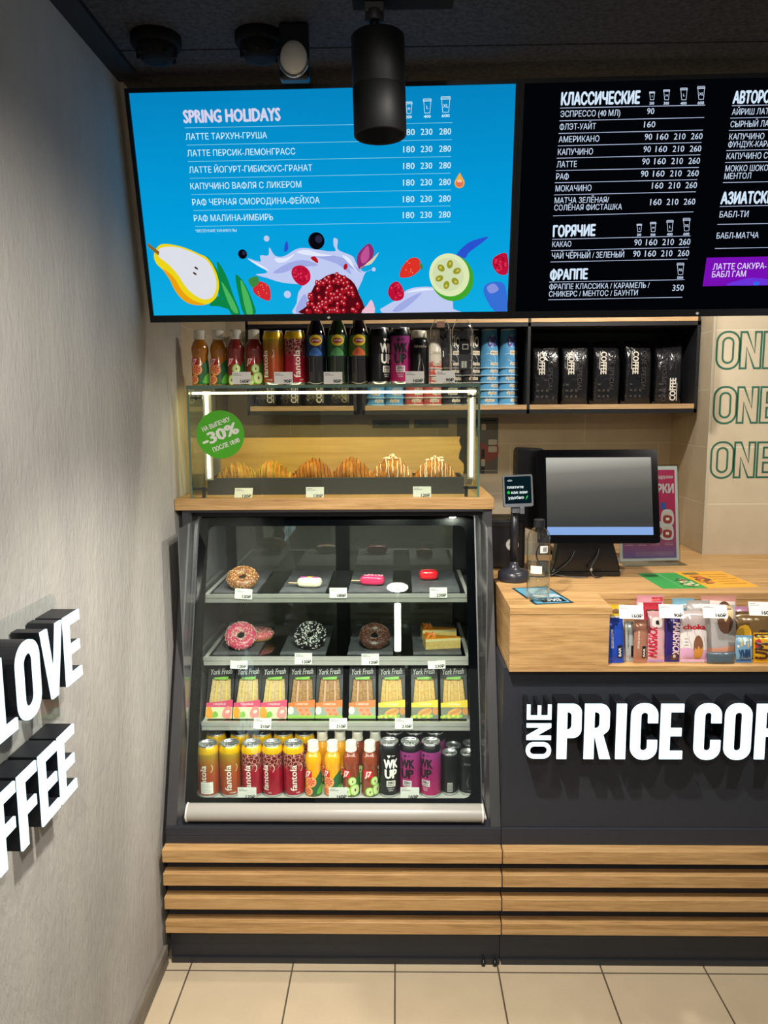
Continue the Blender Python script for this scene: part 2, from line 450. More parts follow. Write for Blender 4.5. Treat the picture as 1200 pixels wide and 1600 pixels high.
# ------------------------------------------------------------------ the setting
XL, YB, ZC = -0.685, 3.13, 2.42
struct('floor', MB().box(-0.80, 3.2, -2.2, 3.3, -0.05, 0.0), FLOOR)
struct('ceiling', MB().box(-0.80, 3.2, -2.2, 1.86, ZC, ZC + 0.05).box(-0.80, 3.2, 1.866, 3.3, ZC, ZC + 0.05), CEIL)
struct('wall_left', MB().box(XL - 0.08, XL, -2.2, 2.469, 0, ZC), PLASTER)
struct('wall_left', MB().box(XL - 0.08, XL - 0.004, 2.469, 3.3, 0, ZC), TILEY)
struct('wall_back', MB().box(XL - 0.08, 3.2, YB, YB + 0.08, 0, ZC), TILEX)
pl = MB().box(1.114, 3.2, 2.753, YB, 0, ZC)
pm = pl.mi; pl.mi = [1 if i in (4, 5) else 0 for i in range(6)]
struct('wall_right', pl, [TILEX, TILEY])
struct('trim_1', MB().box(1.110, 1.120, 2.749, 2.757, 1.07, ZC), mt('#B5AA94', 0.4))
struct('baseboard_left', MB().box(XL, XL + 0.013, -2.2, 2.02, 0, 0.062), SKIRT, bevel=0.002)
struct('trim_2', MB().box(XL, XL + 0.055, -2.2, 2.0, ZC - 0.012, ZC), BLACKM)

# ------------------------------------------------------------------ ceiling fittings
def detector(px, label):
    p = at(px, 88, y=1.80); t = thing('smoke_detector', label, 'smoke detector', (p.x, 1.80, ZC), group='black smoke detectors on the ceiling')
    build('base', MB().lathe([(0.052, -0.022), (0.055, -0.018), (0.055, 0)], 32), mt('#0A0A0C', 0.85, spec=0.2), t)
    c = MB().lathe([(0.02, -0.052), (0.033, -0.050), (0.037, -0.040), (0.040, -0.036), (0.045, -0.022)], 32)
    for k in range(8):
        a = 2 * PI * k / 8; c.box(-0.003, 0.003, 0.034, 0.045, -0.044, -0.024, M=Matrix.Rotation(a, 4, 'Z'))
    build('sensor_cap', c, mt('#121214', 0.85, spec=0.2), t)
detector(245, 'black round smoke detector on the ceiling nearest the left wall')
detector(407, 'black round smoke detector on the ceiling beside the white motion sensor')
p = at(459, 88, y=1.74)
t = thing('motion_sensor', 'motion sensor with white domed lens in a black holder under the ceiling', 'sensor', (p.x, 1.74, ZC))
b = MB().box(-0.032, 0.032, 0.0, 0.03, -0.115, 0); build('holder', b, mt('#16171A', 0.3), t, bevel=0.006)
build('lens', MB().blob((0, -0.002, -0.074), 0.029, 0.022, 0.034, 20, 14), mt('#C9C6BE', 0.3), t)
build('lens_rim', MB().tube([(0.031 * math.cos(a), -0.002, -0.076 + 0.036 * math.sin(a)) for a in [PI + PI * i / 20 for i in range(21)]], 0.0025), CHROME, t)

t = thing('track_spotlight', 'black cylindrical spotlight hanging from the ceiling track before the blue screen', 'spotlight', (-0.033, 1.30, ZC))
TL = Matrix.Rotation(math.radians(-1.2), 4, 'Y')
cy = MB().lathe([(0.0, -0.325), (0.030, -0.325), (0.0385, -0.380), (0.0405, -0.383), (0.0425, -0.381), (0.0425, -0.312), (0.0418, -0.311), (0.0418, -0.309), (0.0425, -0.308), (0.0425, -0.234), (0.0405, -0.232), (0.039, -0.235), (0.039, -0.243), (0.0, -0.243)], 40, M=TL, cap=False)
build('housing', cy, mt('#090A0C', 0.55, spec=0.25), t)
build('stem', MB().lathe([(0.0075, -0.245), (0.0075, -0.19)], 16), BLACK, t)
build('joint', MB().lathe([(0.015, -0.212), (0.015, -0.195)], 16).box(-0.016, 0.016, -0.012, 0.012, -0.2, -0.17), BLACKM, t, bevel=0.002)
build('track_adapter', MB().box(-0.035, 0.125, -0.017, 0.017, -0.186, -0.03), mt('#060607', 0.8, spec=0.2), t, bevel=0.002)
build('lamp_lens', MB().lathe([(0.024, -0.328), (0.024, -0.3265)], 32, M=TL), em('#FFE9CC', 4.0), t)
tag(build('ceiling_track', MB().box(-0.9 + 0.35, 2.4, 1.282, 1.318, ZC - 0.03, ZC), BLACK, bevel=0.002), 'long black lighting track fixed along the ceiling', 'lighting track')
# the lamp behind the viewer that shows in the showcase glass
t = thing('ceiling_lamp', 'white tube lamp with round head under the ceiling opposite the showcase', 'lamp', (0.0, -0.46, ZC))
build('head', MB().lathe([(0.080, -0.03), (0.080, 0)], 32), WHITEPL, t)
build('glowing_disc', MB().lathe([(0.075, -0.034), (0.075, -0.031)], 32), em('#FFF6E6', 30.0), t)
build('glowing_tube', MB().lathe([(0.023, -0.50), (0.023, -0.16)], 16), em('#FFF6E6', 26.0), t)
build('tube_holder', MB().lathe([(0.006, -0.16), (0.006, -0.035)], 12), WHITEPL, t)

# ------------------------------------------------------------------ the two menu screens
TVYAW, TVTILT = math.radians(-1.459), math.radians(11.797)
TVM = Matrix.Translation((-0.64977, 2.083725, 1.85417)) @ Matrix.Rotation(TVYAW, 4, 'Z') @ Matrix.Rotation(TVTILT, 4, 'X')
TVI = TVM.inverted()
def scr(px, py):
    """a place in the photograph -> place on the plane of the screens"""
    o = TVI @ Vector((0, 0, HC)); d = TVI.to_3x3() @ ray(px, py); t = -o.y / d.y; q = o + d * t
    return q.x, q.z
SW, SH = 0.941, 0.529
FS = FR((0, 0, 0))
class Screen:
    def __init__(s, x0, name, label):
        s.x0 = x0; s.t = thing(name, label, 'screen'); s.t.matrix_world = TVM @ Matrix.Translation((x0, 0, 0))
        b = MB().box(-0.010, SW + 0.010, 0.001, 0.045, -0.018, SH + 0.010)
        build('casing', b, mt('#0D0E11', 0.4), s.t, bevel=0.003)
        r = MB()
        for q in ((-0.010, SW + 0.010, -0.018, 0), (-0.010, SW + 0.010, SH, SH + 0.010), (-0.010, 0, 0, SH), (SW, SW + 0.010, 0, SH)):
            r.box(q[0], q[1], -0.006, 0.001, q[2], q[3])
        build('bezel', r, mt('#1C1D20', 0.3, 0.4), s.t)
        m = MB().box(0.2, 0.75, 0.045, 0.075, 0.1, 0.42).box(0.44, 0.50, 0.060, 0.080, 0.30, 0.52)
        build('ceiling_bracket', m, BLACKM, s.t)
        # the small maker's mark on the lower edge: a white diamond
        build('emblem', MB().flat([(SW / 2 - 0.005, -0.010), (SW / 2, -0.014), (SW / 2 + 0.005, -0.010), (SW / 2, -0.006)], FS, 0.0062), mt('#E0E0E0', 0.4), s.t)
    def P(s, px, py): a, b = scr(px, py); return a - s.x0, b
    def txt(s, mb, body, px0, py0, px1, py1, cap, bold=0.0, d=0.0012, m=0, res=2):
        a = Vector(s.P(px0, py0)); b = Vector(s.P(px1, py1)); c = Vector(s.P(px0, py0 - cap)); v = b - a
        mb.text(body, FS, w=v.length, h=(c - a).length, bold=bold, m=m, rot=math.atan2(v.y, v.x), x=a.x, y=a.y, d=d, res=res)
    def rule(s, mb, px0, py0, px1, py1, t=0.0012, d=0.0012, m=0):
        mb.line(FS, *s.P(px0, py0), *s.P(px1, py1), t, d, m)
    def poly(s, mb, pts, d, m=0, sm=3):
        mb.flat(smooth2d([s.P(*q) for q in pts], sm) if sm else [s.P(*q) for q in pts], FS, d, m)
    def cup(s, mb, px, py0, py1, w, letter, num, m=0):
        """outlined paper cup: px middle, py0 lid top, py1 foot"""
        x0, y0 = s.P(px, py1); x1, y1 = s.P(px, py0); h = y1 - y0; w = abs(s.P(px + w, py1)[0] - x0) / 2; t = 0.0011
        sk = x1 - x0
        def L(a, b, c, e): mb.line(FS, x0 + a * w + sk * b, y0 + b * h, x0 + c * w + sk * e, y0 + e * h, t, 0.0012, m)
        L(-0.62, 0, -0.85, 0.82); L(0.62, 0, 0.85, 0.82); L(-0.62, 0, 0.62, 0); L(-1, 0.82, 1, 0.82); L(-0.9, 0.98, 0.9, 0.98); L(-1, 0.82, -0.9, 0.98); L(1, 0.82, 0.9, 0.98); L(-0.9, 0.9, 0.9, 0.9)
        mb.text(letter, FS, h=h * 0.22, x=x0 + sk * .3, y=y0 + h * 0.3, d=0.0012, al='c', m=m, bold=0.02)
        mb.text(num, FS, h=0.0062, w=w * 1.7, x=x0, y=y0 - 0.0105, d=0.0012, al='c', m=m, bold=0.03)

tv = Screen(0.0, 'menu_screen', 'bright blue menu screen with fruit and milk splash pictures, above the showcase')
g = NG('blue_screen_picture'); n = g.n; n.remove(g.b)
e = n.new('ShaderNodeEmission'); o = g.sep()
g.link(g.ramp(g.math('ADD', g.math('MULTIPLY', o[2], 1.6), g.math('MULTIPLY', g.noise(g.map(), 4, 2), 0.12)), [(0.05, '#0FB0E6'), (0.45, '#02A0E0'), (0.9, '#0487C4')]), e.inputs[0])
e.inputs[1].default_value = 0.95; g.link(e.outputs[0], n['Material Output'].inputs[0])
build('display', MB().box(0, SW, -0.0005, 0.001, 0, SH), g.m, tv.t)
LN = []; TXT = em('#CFF0FB', 1.0); LAV = em('#D3D8F6', 0.95)
a = MB(); tv.txt(a, 'SPRING HOLIDAYS', 287, 192, 439, 188.3, 19.5, 0.055); build('heading', a, em('#D9D6F0', 0.95), tv.t)
a = MB()
for body, x0, y0, x1, y1 in (('ЛАТТЕ ТАРХУН-ГРУША', 290.5, 218.6, 417.5, 216), ('ЛАТТЕ ПЕРСИК-ЛЕМОНГРАСС', 293, 244.4, 461.5, 241.3), ('ЛАТТЕ ЙОГУРТ-ГИБИСКУС-ГРАНАТ', 295.9, 270.5, 488, 267), ('КАПУЧИНО ВАФЛЯ С ЛИКЕРОМ', 298, 296, 471, 293), ('РАФ ЧЕРНАЯ СМОРОДИНА-ФЕЙХОА', 301, 321, 499.6, 317.5), ('РАФ МАЛИНА-ИМБИРЬ', 303.5, 346, 427, 344)):
    LN.append(MB()); tv.txt(LN[-1], body, x0, y0, x1, y1, 9.6, 0.006)
a = MB(); tv.txt(a, '*ВЕСЕННИЕ КАНИКУЛЫ', 305.5, 363, 370, 362, 4.2, 0.0); build('footnote', a, TXT, tv.t)
PR = [MB() for _ in range(6)]
for k, yb in enumerate((211.5, 238.4, 264.4, 290.3, 316.2, 341.2)):
    dx = -0.35 * k
    for x0, x1, dy in ((630.3, 648.2, 0), (657.4, 675.7, -0.5), (686.3, 704.8, -1)):
        tv.txt(PR[k], ('180', '230', '280')[int((x0 - 620) // 27)], x0 + dx * .5, yb + dy, x1 + dx * .5, yb + dy - .3, 10.0, 0.008)
for q in LN: build('menu_line', q, TXT, tv.t)
for q in PR: build('price_row', q, TXT, tv.t)
a = MB()
for r in ((289, 200, 706.8, 191.7), (292, 226.8, 706, 218.3), (294, 252.6, 704.8, 244.7), (296.5, 278.7, 704.3, 270.7), (299, 304, 704.3, 296.8), (302.4, 329, 704, 321.7), (305, 353.8, 704, 346.7)): tv.rule(a, *r, t=0.0011)
build('rules', a, em('#8FDCF6', 0.9), tv.t)
for q in ((639, 159, 177.5, 10.5, 'M', '300'), (667.6, 154, 176.7, 13, 'L', '400'), (696.4, 150.6, 175.5, 15, 'XL', '600')): a = MB(); tv.cup(a, *q); build('cup_icon', a, TXT, tv.t)
# --- pictures at the foot of the screen
c1 = lambda x, y: (180 + x * 0.28333, 120 + y * 0.28333)
c2 = lambda x, y: (500 + x * 0.28333, 120 + y * 0.28333)
a = MB()
tv.poly(a, [c1(*q) for q in ((1060, 945), (1000, 950), (930, 990), (880, 985), (850, 940), (845, 985), (800, 985), (800, 1020), (730, 1000), (760, 1025), (800, 1045), (840, 1080), (775, 1090), (840, 1110), (900, 1130), (960, 1140), (1030, 1150), (1010, 1190), (1000, 1250), (980, 1305), (1100, 1310), (1260, 1300), (1350, 1150), (1380, 1080), (1425, 1060), (1370, 1075), (1330, 1030), (1310, 990), (1250, 965), (1225, 945), (1228, 900), (1205, 890), (1205, 930), (1215, 960), (1160, 960))], 0.0007)
tv.poly(a, [c2(*q) for q in ((340, 1300), (420, 1230), (480, 1175), (560, 1158), (640, 1165), (690, 1215), (730, 1235), (735, 1280), (755, 1300))], 0.0007)
for x, y, r in ((835, 892, 17), (950, 1200, 22), (1426, 1062, 12)): a.flat(ell(*tv.P(*c1(x, y)), 0.0085 * r / 20), FS, 0.0007)
build('milk_splash', a, em('#C3CFF6', 0.95), tv.t)
a = MB()
tv.poly(a, [c1(*q) for q in ((870, 1080), (950, 1030), (1040, 1010), (1120, 1040), (1010, 1050), (930, 1080))], 0.0009)
tv.poly(a, [c1(*q) for q in ((1080, 985), (1180, 990), (1270, 1030), (1300, 1090), (1220, 1030))], 0.0009)
tv.poly(a, [c2(*q) for q in ((20, 1000), (60, 985), (130, 1000), (190, 1040), (230, 1080), (160, 1050), (90, 1020))], 0.0009)
tv.poly(a, [c2(*q) for q in ((400, 1290), (470, 1230), (560, 1190), (520, 1235), (450, 1290))], 0.0009)
tv.poly(a, [c1(*q) for q in ((1000, 1270), (1040, 1200), (1060, 1230), (1030, 1300), (1000, 1300))], 0.0009)
build('milk_folds', a, em('#A3AFE8', 0.95), tv.t)
a = MB()
for pts in (((1000, 965), (1060, 955), (1130, 975), (1200, 985), (1120, 990), (1040, 980)), ((740, 1010), (800, 1035), (850, 1070), (800, 1050)), ((880, 1000), (940, 1000), (990, 975), (950, 1015), (900, 1025)), ((1250, 985), (1290, 1000), (1320, 1050), (1345, 1085), (1300, 1040))): tv.poly(a, [c1(*q) for q in pts], 0.0010)
tv.poly(a, [c2(*q) for q in ((470, 1190), (560, 1165), (640, 1172), (570, 1180))], 0.0010)
build('milk_highlights', a, em('#E3E9FD', 1.0), tv.t)
a = MB()
for q in (((500, 990), (560, 1060), (600, 1150), (580, 1230), (560, 1150)), ((560, 1020), (610, 1090), (650, 1200), (690, 1308), (640, 1308), (600, 1200)), ((665, 1090), (720, 1150), (770, 1270), (770, 1308), (710, 1308), (680, 1200)), ((520, 1260), (570, 1210), (620, 1260), (640, 1285), (570, 1265)), ((560, 1110), (620, 1180), (690, 1308), (620, 1270), (575, 1180))):
    tv.poly(a, [c1(*p) for p in q], 0.0008, m=0)
for q in (((690, 1120), (735, 1200), (760, 1305), (725, 1305)), ((585, 1130), (640, 1210), (680, 1300), (640, 1280))): tv.poly(a, [c1(*p) for p in q], 0.0010, m=1)
build('leaves', a, [em('#0E8A4A', 0.9), em('#4FBE63', 0.9)], tv.t)
a = MB()
tv.poly(a, [c1(*q) for q in ((232, 940), (265, 922), (330, 928), (400, 948), (460, 975), (510, 1000), (550, 1060), (572, 1130), (568, 1190), (545, 1232), (500, 1256), (440, 1258), (385, 1238), (338, 1190), (308, 1130), (270, 1072), (228, 1030), (214, 985))], 0.0011, 0)
tv.poly(a, [c1(*q) for q in ((262, 1060), (300, 1115), (330, 1178), (385, 1238), (440, 1258), (500, 1256), (430, 1232), (370, 1180), (320, 1100))], 0.0013, 1)
tv.poly(a, [c1(*q) for q in ((248, 945), (330, 938), (400, 958), (460, 985), (505, 1012), (540, 1066), (558, 1130), (552, 1185), (525, 1222), (470, 1222), (400, 1170), (345, 1090), (290, 1030), (240, 990))], 0.0015, 2)
tv.poly(a, [c1(*q) for q in ((178, 915), (245, 965), (240, 985), (180, 935))], 0.0016, 3, sm=0)
for x, y in ((448, 1055), (440, 1085)): a.flat(ell(*tv.P(*c1(x, y)), 0.0055, 0.0025, rot=-0.6), FS, 0.0018, 4)
build('pear', a, [em('#EBD51C', 1.0), em('#EFA411', 0.95), em('#E2E4EE', 0.95), em('#9A6B28', 0.8), em('#4A3020', 0.8)], tv.t)
a = MB()
for x, y, r in ((1110, 905, 45), (703, 978, 25)):
    a = MB(); cx, cy_ = tv.P(*c1(x, y)); rr = r * 0.28333 * 0.00165; a.flat(ell(cx, cy_, rr), FS, 0.0014, 0); a.flat(ell(cx + rr * .3, cy_ + rr * .2, rr * .45), FS, 0.0016, 1); build('blackcurrant', a, [em('#0A0A14', 0.8), em('#2B2E4C', 0.8)], tv.t)
def berry(name, c, pts, n, r, cols, seed):
    rnd = random.Random(seed); q = MB(); tv.poly(q, [c(*p) for p in pts], 0.0014, 0)
    xs = [p[0] for p in pts]; ys = [p[1] for p in pts]; k = 0
    while k < n:
        x, y = rnd.uniform(min(xs), max(xs)), rnd.uniform(min(ys), max(ys))
        if ((x - sum(xs) / len(xs)) / (max(xs) - min(xs))) ** 2 + ((y - sum(ys) / len(ys)) / (max(ys) - min(ys))) ** 2 > 0.16: continue
        k += 1; px = tv.P(*c(x, y)); q.flat(ell(*px, r, n=10), FS, 0.0016 + k * 2e-6, 1 + k % 2)
    return build(name, q, cols, tv.t)
RASP = [em('#C3123A', 0.95), em('#E2365A', 0.95), em('#A30C2C', 0.95)]; STRAW = [em('#D92A35', 0.95), em('#F0B060', 0.95), em('#B81A28', 0.95)]
berry('raspberry', c1, ((985, 1050), (1030, 1040), (1070, 1070), (1075, 1120), (1035, 1152), (995, 1130), (972, 1085)), 26, 0.0026, RASP, 1)
berry('raspberry', c2, ((390, 1145), (430, 1130), (462, 1180), (455, 1225), (405, 1235), (375, 1195)), 22, 0.0026, RASP, 2)
berry('raspberry', c2, ((975, 985), (1030, 975), (1036, 1080), (990, 1090), (955, 1050), (952, 1010)), 24, 0.0028, RASP, 3)
berry('strawberry', c1, ((765, 1140), (800, 1128), (845, 1150), (858, 1195), (850, 1235), (800, 1218), (762, 1185)), 18, 0.0012, STRAW, 4)
berry('strawberry_half', c2, ((438, 1100), (455, 1045), (500, 1000), (545, 1005), (555, 1055), (515, 1095), (470, 1108)), 6, 0.0014, [em('#E23428', 0.95), em('#F6A08C', 0.95), em('#F6A08C', 0.95)], 5)
q = MB(); tv.poly(q, [c1(*p) for p in ((735, 1118), (780, 1100), (795, 1130), (770, 1160), (750, 1155))], 0.0017); tv.poly(q, [c2(*p) for p in ((548, 1030), (568, 1040), (560, 1065))], 0.0017); build('strawberry_leaves', q, em('#3F8F45', 0.9), tv.t)
# pomegranate
q = MB(); tv.poly(q, [c1(*p) for p in ((1025, 1305), (1060, 1260), (1100, 1150), (1200, 1085), (1300, 1120), (1345, 1200), (1355, 1305))], 0.0017, 0)
tv.poly(q, [c2(*p) for p in ((230, 1300), (260, 1260), (285, 1230), (302, 1300))], 0.0018, 3)
rnd = random.Random(9)
for k in range(130):
    x, y = rnd.uniform(1058, 1345), rnd.uniform(1088, 1300)
    if ((x - 1200) / 145) ** 2 + ((y - 1310) / 225) ** 2 > 1: continue
    px, py = tv.P(*c1(x, y)); q.flat(ell(px, py, 0.0056, 0.0070, 10), FS, 0.0019 + k * 3e-6, 1); q.flat(ell(px - 0.001, py + 0.0015, 0.0022, n=8), FS, 0.00192 + k * 3e-6, 2)
build('pomegranate', q, [em('#5A0A14', 0.9), em('#A5121F', 0.95), em('#E8A0A8', 0.95), em('#F0C4D8', 0.95)], tv.t)
q = MB(); tv.poly(q, [c1(*p) for p in ((1078, 1000), (1100, 990), (1118, 1010), (1115, 1028))], 0.0017); q.flat(ell(*tv.P(*c2(141, 1047)), 0.005, 0.008, rot=-.3), FS, 0.0017); build('pomegranate_seeds', q, em('#B8141F', 0.95), tv.t)
q = MB(); tv.poly(q, [c2(*p) for p in ((215, 1060), (205, 990), (240, 940), (275, 920), (298, 960), (285, 1010), (260, 1035))], 0.0017, 0); tv.poly(q, [c2(*p) for p in ((225, 985), (265, 930), (270, 1000), (235, 1030))], 0.0018, 1); tv.poly(q, [c2(*p) for p in ((215, 1065), (250, 1035), (290, 1000), (325, 968), (285, 1030), (235, 1045))], 0.0019, 2)
build('rosebud', q, [em('#8E2F74', 0.9), em('#C9569A', 0.9), em('#E4D9C0', 0.9)], tv.t)
# feijoa half
q = MB(); cx, cy_ = tv.P(*c2(715, 1100)); R_ = 0.0545
q.flat(ell(cx + .006, cy_ - .004, R_, R_ * 1.1, 40, 0.6), FS, 0.0014, 0); q.flat(ell(cx - .001, cy_ + .003, R_ * .93, R_ * 1.0, 40, 0.6), FS, 0.0016, 1); q.flat(ell(cx - .004, cy_ + .004, R_ * .72, R_ * .78, 40, 0.6), FS, 0.0017, 2)
for k in range(6):
    an = k * PI / 3 + 0.35; q.flat(ell(cx - .004 + .024 * math.cos(an), cy_ + .004 + .026 * math.sin(an), .0105, .0078, 16, an), FS, 0.0018, 3)
    q.flat(ell(cx - .004 + .026 * math.cos(an), cy_ + .004 + .028 * math.sin(an), .004, .003, 10, an), FS, 0.0019, 4)
build('feijoa', q, [em('#43A82B', 0.95), em('#E2EEB8', 0.95), em('#D5E0B4', 0.95), em('#9CA02A', 0.9), em('#D9C65A', 0.9)], tv.t)
q = MB(); tv.poly(q, [c2(*p) for p in ((750, 985), (810, 920), (870, 895), (930, 882), (880, 925), (820, 970), (800, 1000))], 0.0012); build('blue_petal', q, em('#2C56D8', 0.9), tv.t)
q = MB(); tv.poly(q, [c1(*p) for p in ((932, 965), (938, 915), (950, 910), (955, 950))], 0.0012); build('blue_petal', q, em('#2C56D8', 0.9), tv.t)
q = MB(); tv.poly(q, [c2(*p) for p in ((905, 1200), (910, 1150), (960, 1130), (1020, 1150), (1030, 1290), (960, 1290))], 0.0012, 0); tv.poly(q, [c2(*p) for p in ((920, 1160), (960, 1140), (985, 1175), (940, 1195))], 0.0013, 1); build('blueberry', q, [em('#3A74DE', 0.9), em('#8C9BE8', 0.9)], tv.t)
q = MB(); px, py = tv.P(718, 285); q.flat(ell(px, py - .001, .0125, .0125), FS, 0.0012, 0); q.flat([(px - .0108, py + .005), (px + .0108, py + .005), (px, py + .0225)], FS, 0.0012, 0); q.flat(ell(px, py - .003, .009, .008), FS, 0.0014, 1); q.text('0%', FS, h=.006, x=px, y=py, al='c', d=.0016, m=2, bold=.03)
build('drop_badge', q, [em('#F2B04A', 0.95), em('#E8745A', 0.95), em('#FFF4E0', 1.0)], tv.t)

# ---- second screen
t2 = Screen(0.9615, 'menu_screen', 'black menu screen with white price list of hot drinks')
build('display', MB().box(0, SW, -0.0005, 0.001, 0, SH), em('#05070D', 0.55), t2.t)
k3 = lambda x, y: (800 + x / 3.0, 110 + y / 3.0)
def T3(mb, body, x0, y0, x1, y1, cap, bold=0.006, m=0): t2.txt(mb, body, *k3(x0, y0), *k3(x1, y1), cap / 3.0, bold, m=m)
a = MB()
for q in (('КЛАССИЧЕСКИЕ', 228, 163, 598, 155, 56), ('ГОРЯЧИЕ', 190, 780, 390, 774, 50), ('ФРАППЕ', 176, 982, 354, 977, 46), ('АВТОРСКИЕ', 1032, 155, 1290, 149, 54), ('АЗИАТСКИЕ', 975, 626, 1252, 620, 52)): a = MB(); T3(a, *q, bold=0.055); build('heading', a, em('#D4E8FB', 1.0), t2.t)
a = MB()
rows = [('ЭСПРЕССО (40 МЛ)', 226, 219, 506, 213, 28), ('ФЛЭТ-УАЙТ', 222, 279, 392, 276, 28), ('АМЕРИКАНО', 218, 338, 408, 334, 28), ('КАПУЧИНО', 214, 397, 378, 394, 28), ('ЛАТТЕ', 209, 455, 303, 453, 28), ('РАФ', 206, 512, 265, 511, 28), ('МОКАЧИНО', 203, 568, 371, 565, 28), ('МАТЧА ЗЕЛЁНАЯ/', 199, 623, 453, 619, 26), ('СОЛЁНАЯ ФИСТАШКА', 197, 657, 514, 652, 26), ('КАКАО', 188, 828, 277, 826, 25), ('ЧАЙ ЧЁРНЫЙ / ЗЕЛЕНЫЙ', 186, 883, 524, 876, 27), ('ФРАППЕ КЛАССИКА / КАРАМЕЛЬ /', 174, 1027, 643, 1019, 25), ('СНИКЕРС / МЕНТОС / БАУНТИ', 172, 1061, 588, 1054, 25),
        ('АЙРИШ ЛАТТЕ', 1029, 209, 1236, 205, 28), ('СЫРНЫЙ ЛАТТЕ', 1022, 267, 1255, 262, 28), ('КАПУЧИНО', 1016, 325, 1180, 322, 27), ('ФУНДУК-КАРАМЕЛЬ', 1011, 361, 1290, 356, 27), ('КАПУЧИНО С', 1004, 417, 1196, 413, 28), ('МОККО ШОКОЛАД', 998, 474, 1262, 469, 27), ('МЕНТОЛ', 993, 510, 1118, 507, 27), ('БАБЛ-ТИ', 971, 690, 1106, 687, 28), ('БАБЛ-МАТЧА', 957, 789, 1154, 785, 27)]
ROW = {}
for q in rows: ROW.setdefault((q[1] > 900, q[2]), MB()); T3(ROW[(q[1] > 900, q[2])], *q)
prices = [(206, [(631, 665, '90')]), (268, [(617, 670, '160')])]
for yb, off in ((326, 0), (384, -6), (441, -12), (499, -18)):
    prices.append((yb, [(620 + off, 655 + off, '90'), (677 + off, 731 + off, '160'), (757 + off, 811 + off, '210'), (837 + off, 891 + off, '260')]))
prices += [(555, [(654, 707, '160'), (731, 787, '210'), (811, 865, '260')]), (632, [(646, 699, '160'), (723, 778, '210'), (803, 857, '260')]),
           (820, [(571, 606, '90'), (626, 679, '160'), (703, 757, '210'), (781, 834, '260')]), (873, [(566, 600, '90'), (621, 673, '160'), (697, 750, '210'), (775, 828, '260')]), (1035, [(750, 803, '350')])]
for yb, l in prices:
    PB = MB(); key = min((k for k in ROW if not k[0]), key=lambda k: abs(k[1] - yb - 12))
    for x0, x1, s in l: T3(PB, s, x0, yb - (x0 - 620) * 0.012, x1, yb - (x1 - 620) * 0.012, 29)
    build('price_row', PB, em('#CFE0F6', 0.95), t2.t)
for q in ROW.values(): build('menu_line', q, em('#CFE0F6', 0.95), t2.t)
a = MB()
for x0, y0, x1, y1 in ((225, 177, 905, 163), (222, 237, 900, 221), (218, 296, 894, 280), (214, 354, 888, 338), (209, 412, 882, 396), (205, 470, 875, 455), (200, 527, 868, 512), (197, 584, 861, 569), (192, 682, 850, 663), (188, 792, 836, 776), (183, 845, 830, 829), (180, 898, 823, 884), (174, 992, 808, 981), (169, 1075, 797, 1063), (1030, 166, 1400, 158), (1022, 224, 1400, 216), (1016, 282, 1400, 274), (1004, 376, 1400, 367), (998, 432, 1400, 424), (988, 526, 1400, 518), (973, 638, 1400, 629), (962, 722, 1400, 714), (950, 835, 1400, 826)):
    t2.rule(a, *k3(x0, y0), *k3(x1, y1), t=0.0015)
build('rules', a, em('#B9C8E6', 0.9), t2.t)
a = MB()
for x, y0, y1, w, l, nn in ((656, 100, 138, 26, 'S', '200'), (724, 90, 138, 30, 'M', '300'), (805, 82, 138, 34, 'L', '400'), (886, 74, 136, 36, 'XL', '600'), (596, 720, 756, 24, 'S', '200'), (661, 711, 756, 28, 'M', '300'), (740, 702, 754, 32, 'L', '400'), (818, 692, 752, 34, 'XL', '600'), (789, 902, 957, 34, 'XL', '500')):
    a = MB(); t2.cup(a, *k3(x, y0)[:1], k3(x, y0)[1], k3(x, y1)[1], w / 3.0, l, nn); build('cup_icon', a, em('#CFE0F6', 0.95), t2.t)
a = MB(); t2.poly(a, [k3(*q) for q in ((912, 878), (1400, 868), (1380, 1002), (893, 1012))], 0.0007, 0, sm=0)
a.flat(smooth2d([t2.P(*k3(*q)) for q in ((1010, 1008), (1060, 985), (1130, 972), (1230, 985), (1260, 1004))], 3), FS, 0.0009, 1); a.flat(ell(*t2.P(*k3(1145, 999)), 0.008, 0.005), FS, 0.0011, 2)
T3(a, 'ЛАТТЕ САКУРА-', 940, 934, 1190, 929, 27, m=3); T3(a, 'БАБЛ ГАМ', 936, 970, 1094, 966, 27, m=3)
build('offer_banner', a, [em('#7A10B8', 0.95), em('#6E35E0', 0.95), em('#2F6BF0', 0.95), em('#F0E6FF', 1.0)], t2.t)

# ------------------------------------------------------------------ counter bases with oak slats
SLATS = ((0.333, 0.371), (0.262, 0.299), (0.189, 0.225), (0.115, 0.151))
def base(name, label, x0, x1, parts_cb=None):
    t = thing(name, label, 'counter', ((x0 + x1) / 2, 2.03, 0))
    build('carcass', MB().box(x0, x1, 2.029, 2.80 if x0 < 0 else 2.751, 0.016, 0.394 if x0 < 0 else 0.42), PANEL, t, bevel=0.0015, world=True)
    if x0 < 0: build('top_rail', MB().box(x0, x1, 2.029, 2.076, 0.394, 0.42), PANEL, t, bevel=0.0015, world=True)
    build('kick_strip', MB().box(x0 + 0.004, x1, 2.022, 2.034, 0.0, 0.016), mt('#2A2B2F', 0.4), t, world=True)
    for z0, z1 in SLATS:
        build('slat', MB().box(x0 - (0.003 if x0 < 0 else 0) + 0.001, x1 - 0.001, 1.994, 2.029, z0, z1), WOODX, t, bevel=0.0012, seg=1, world=True)
    return t
t = base('counter_base', 'dark base with four oak slats under the glass drinks showcase', -0.667, 0.2915)
for x in (0.245, 0.278): build('levelling_foot', MB().lathe([(0.006, 0), (0.006, 0.012), (0.004, 0.012), (0.004, 0.02)], 10).xform(Matrix.Translation((x + 0.1875, -0.012, 0.002))), BLACK, t)
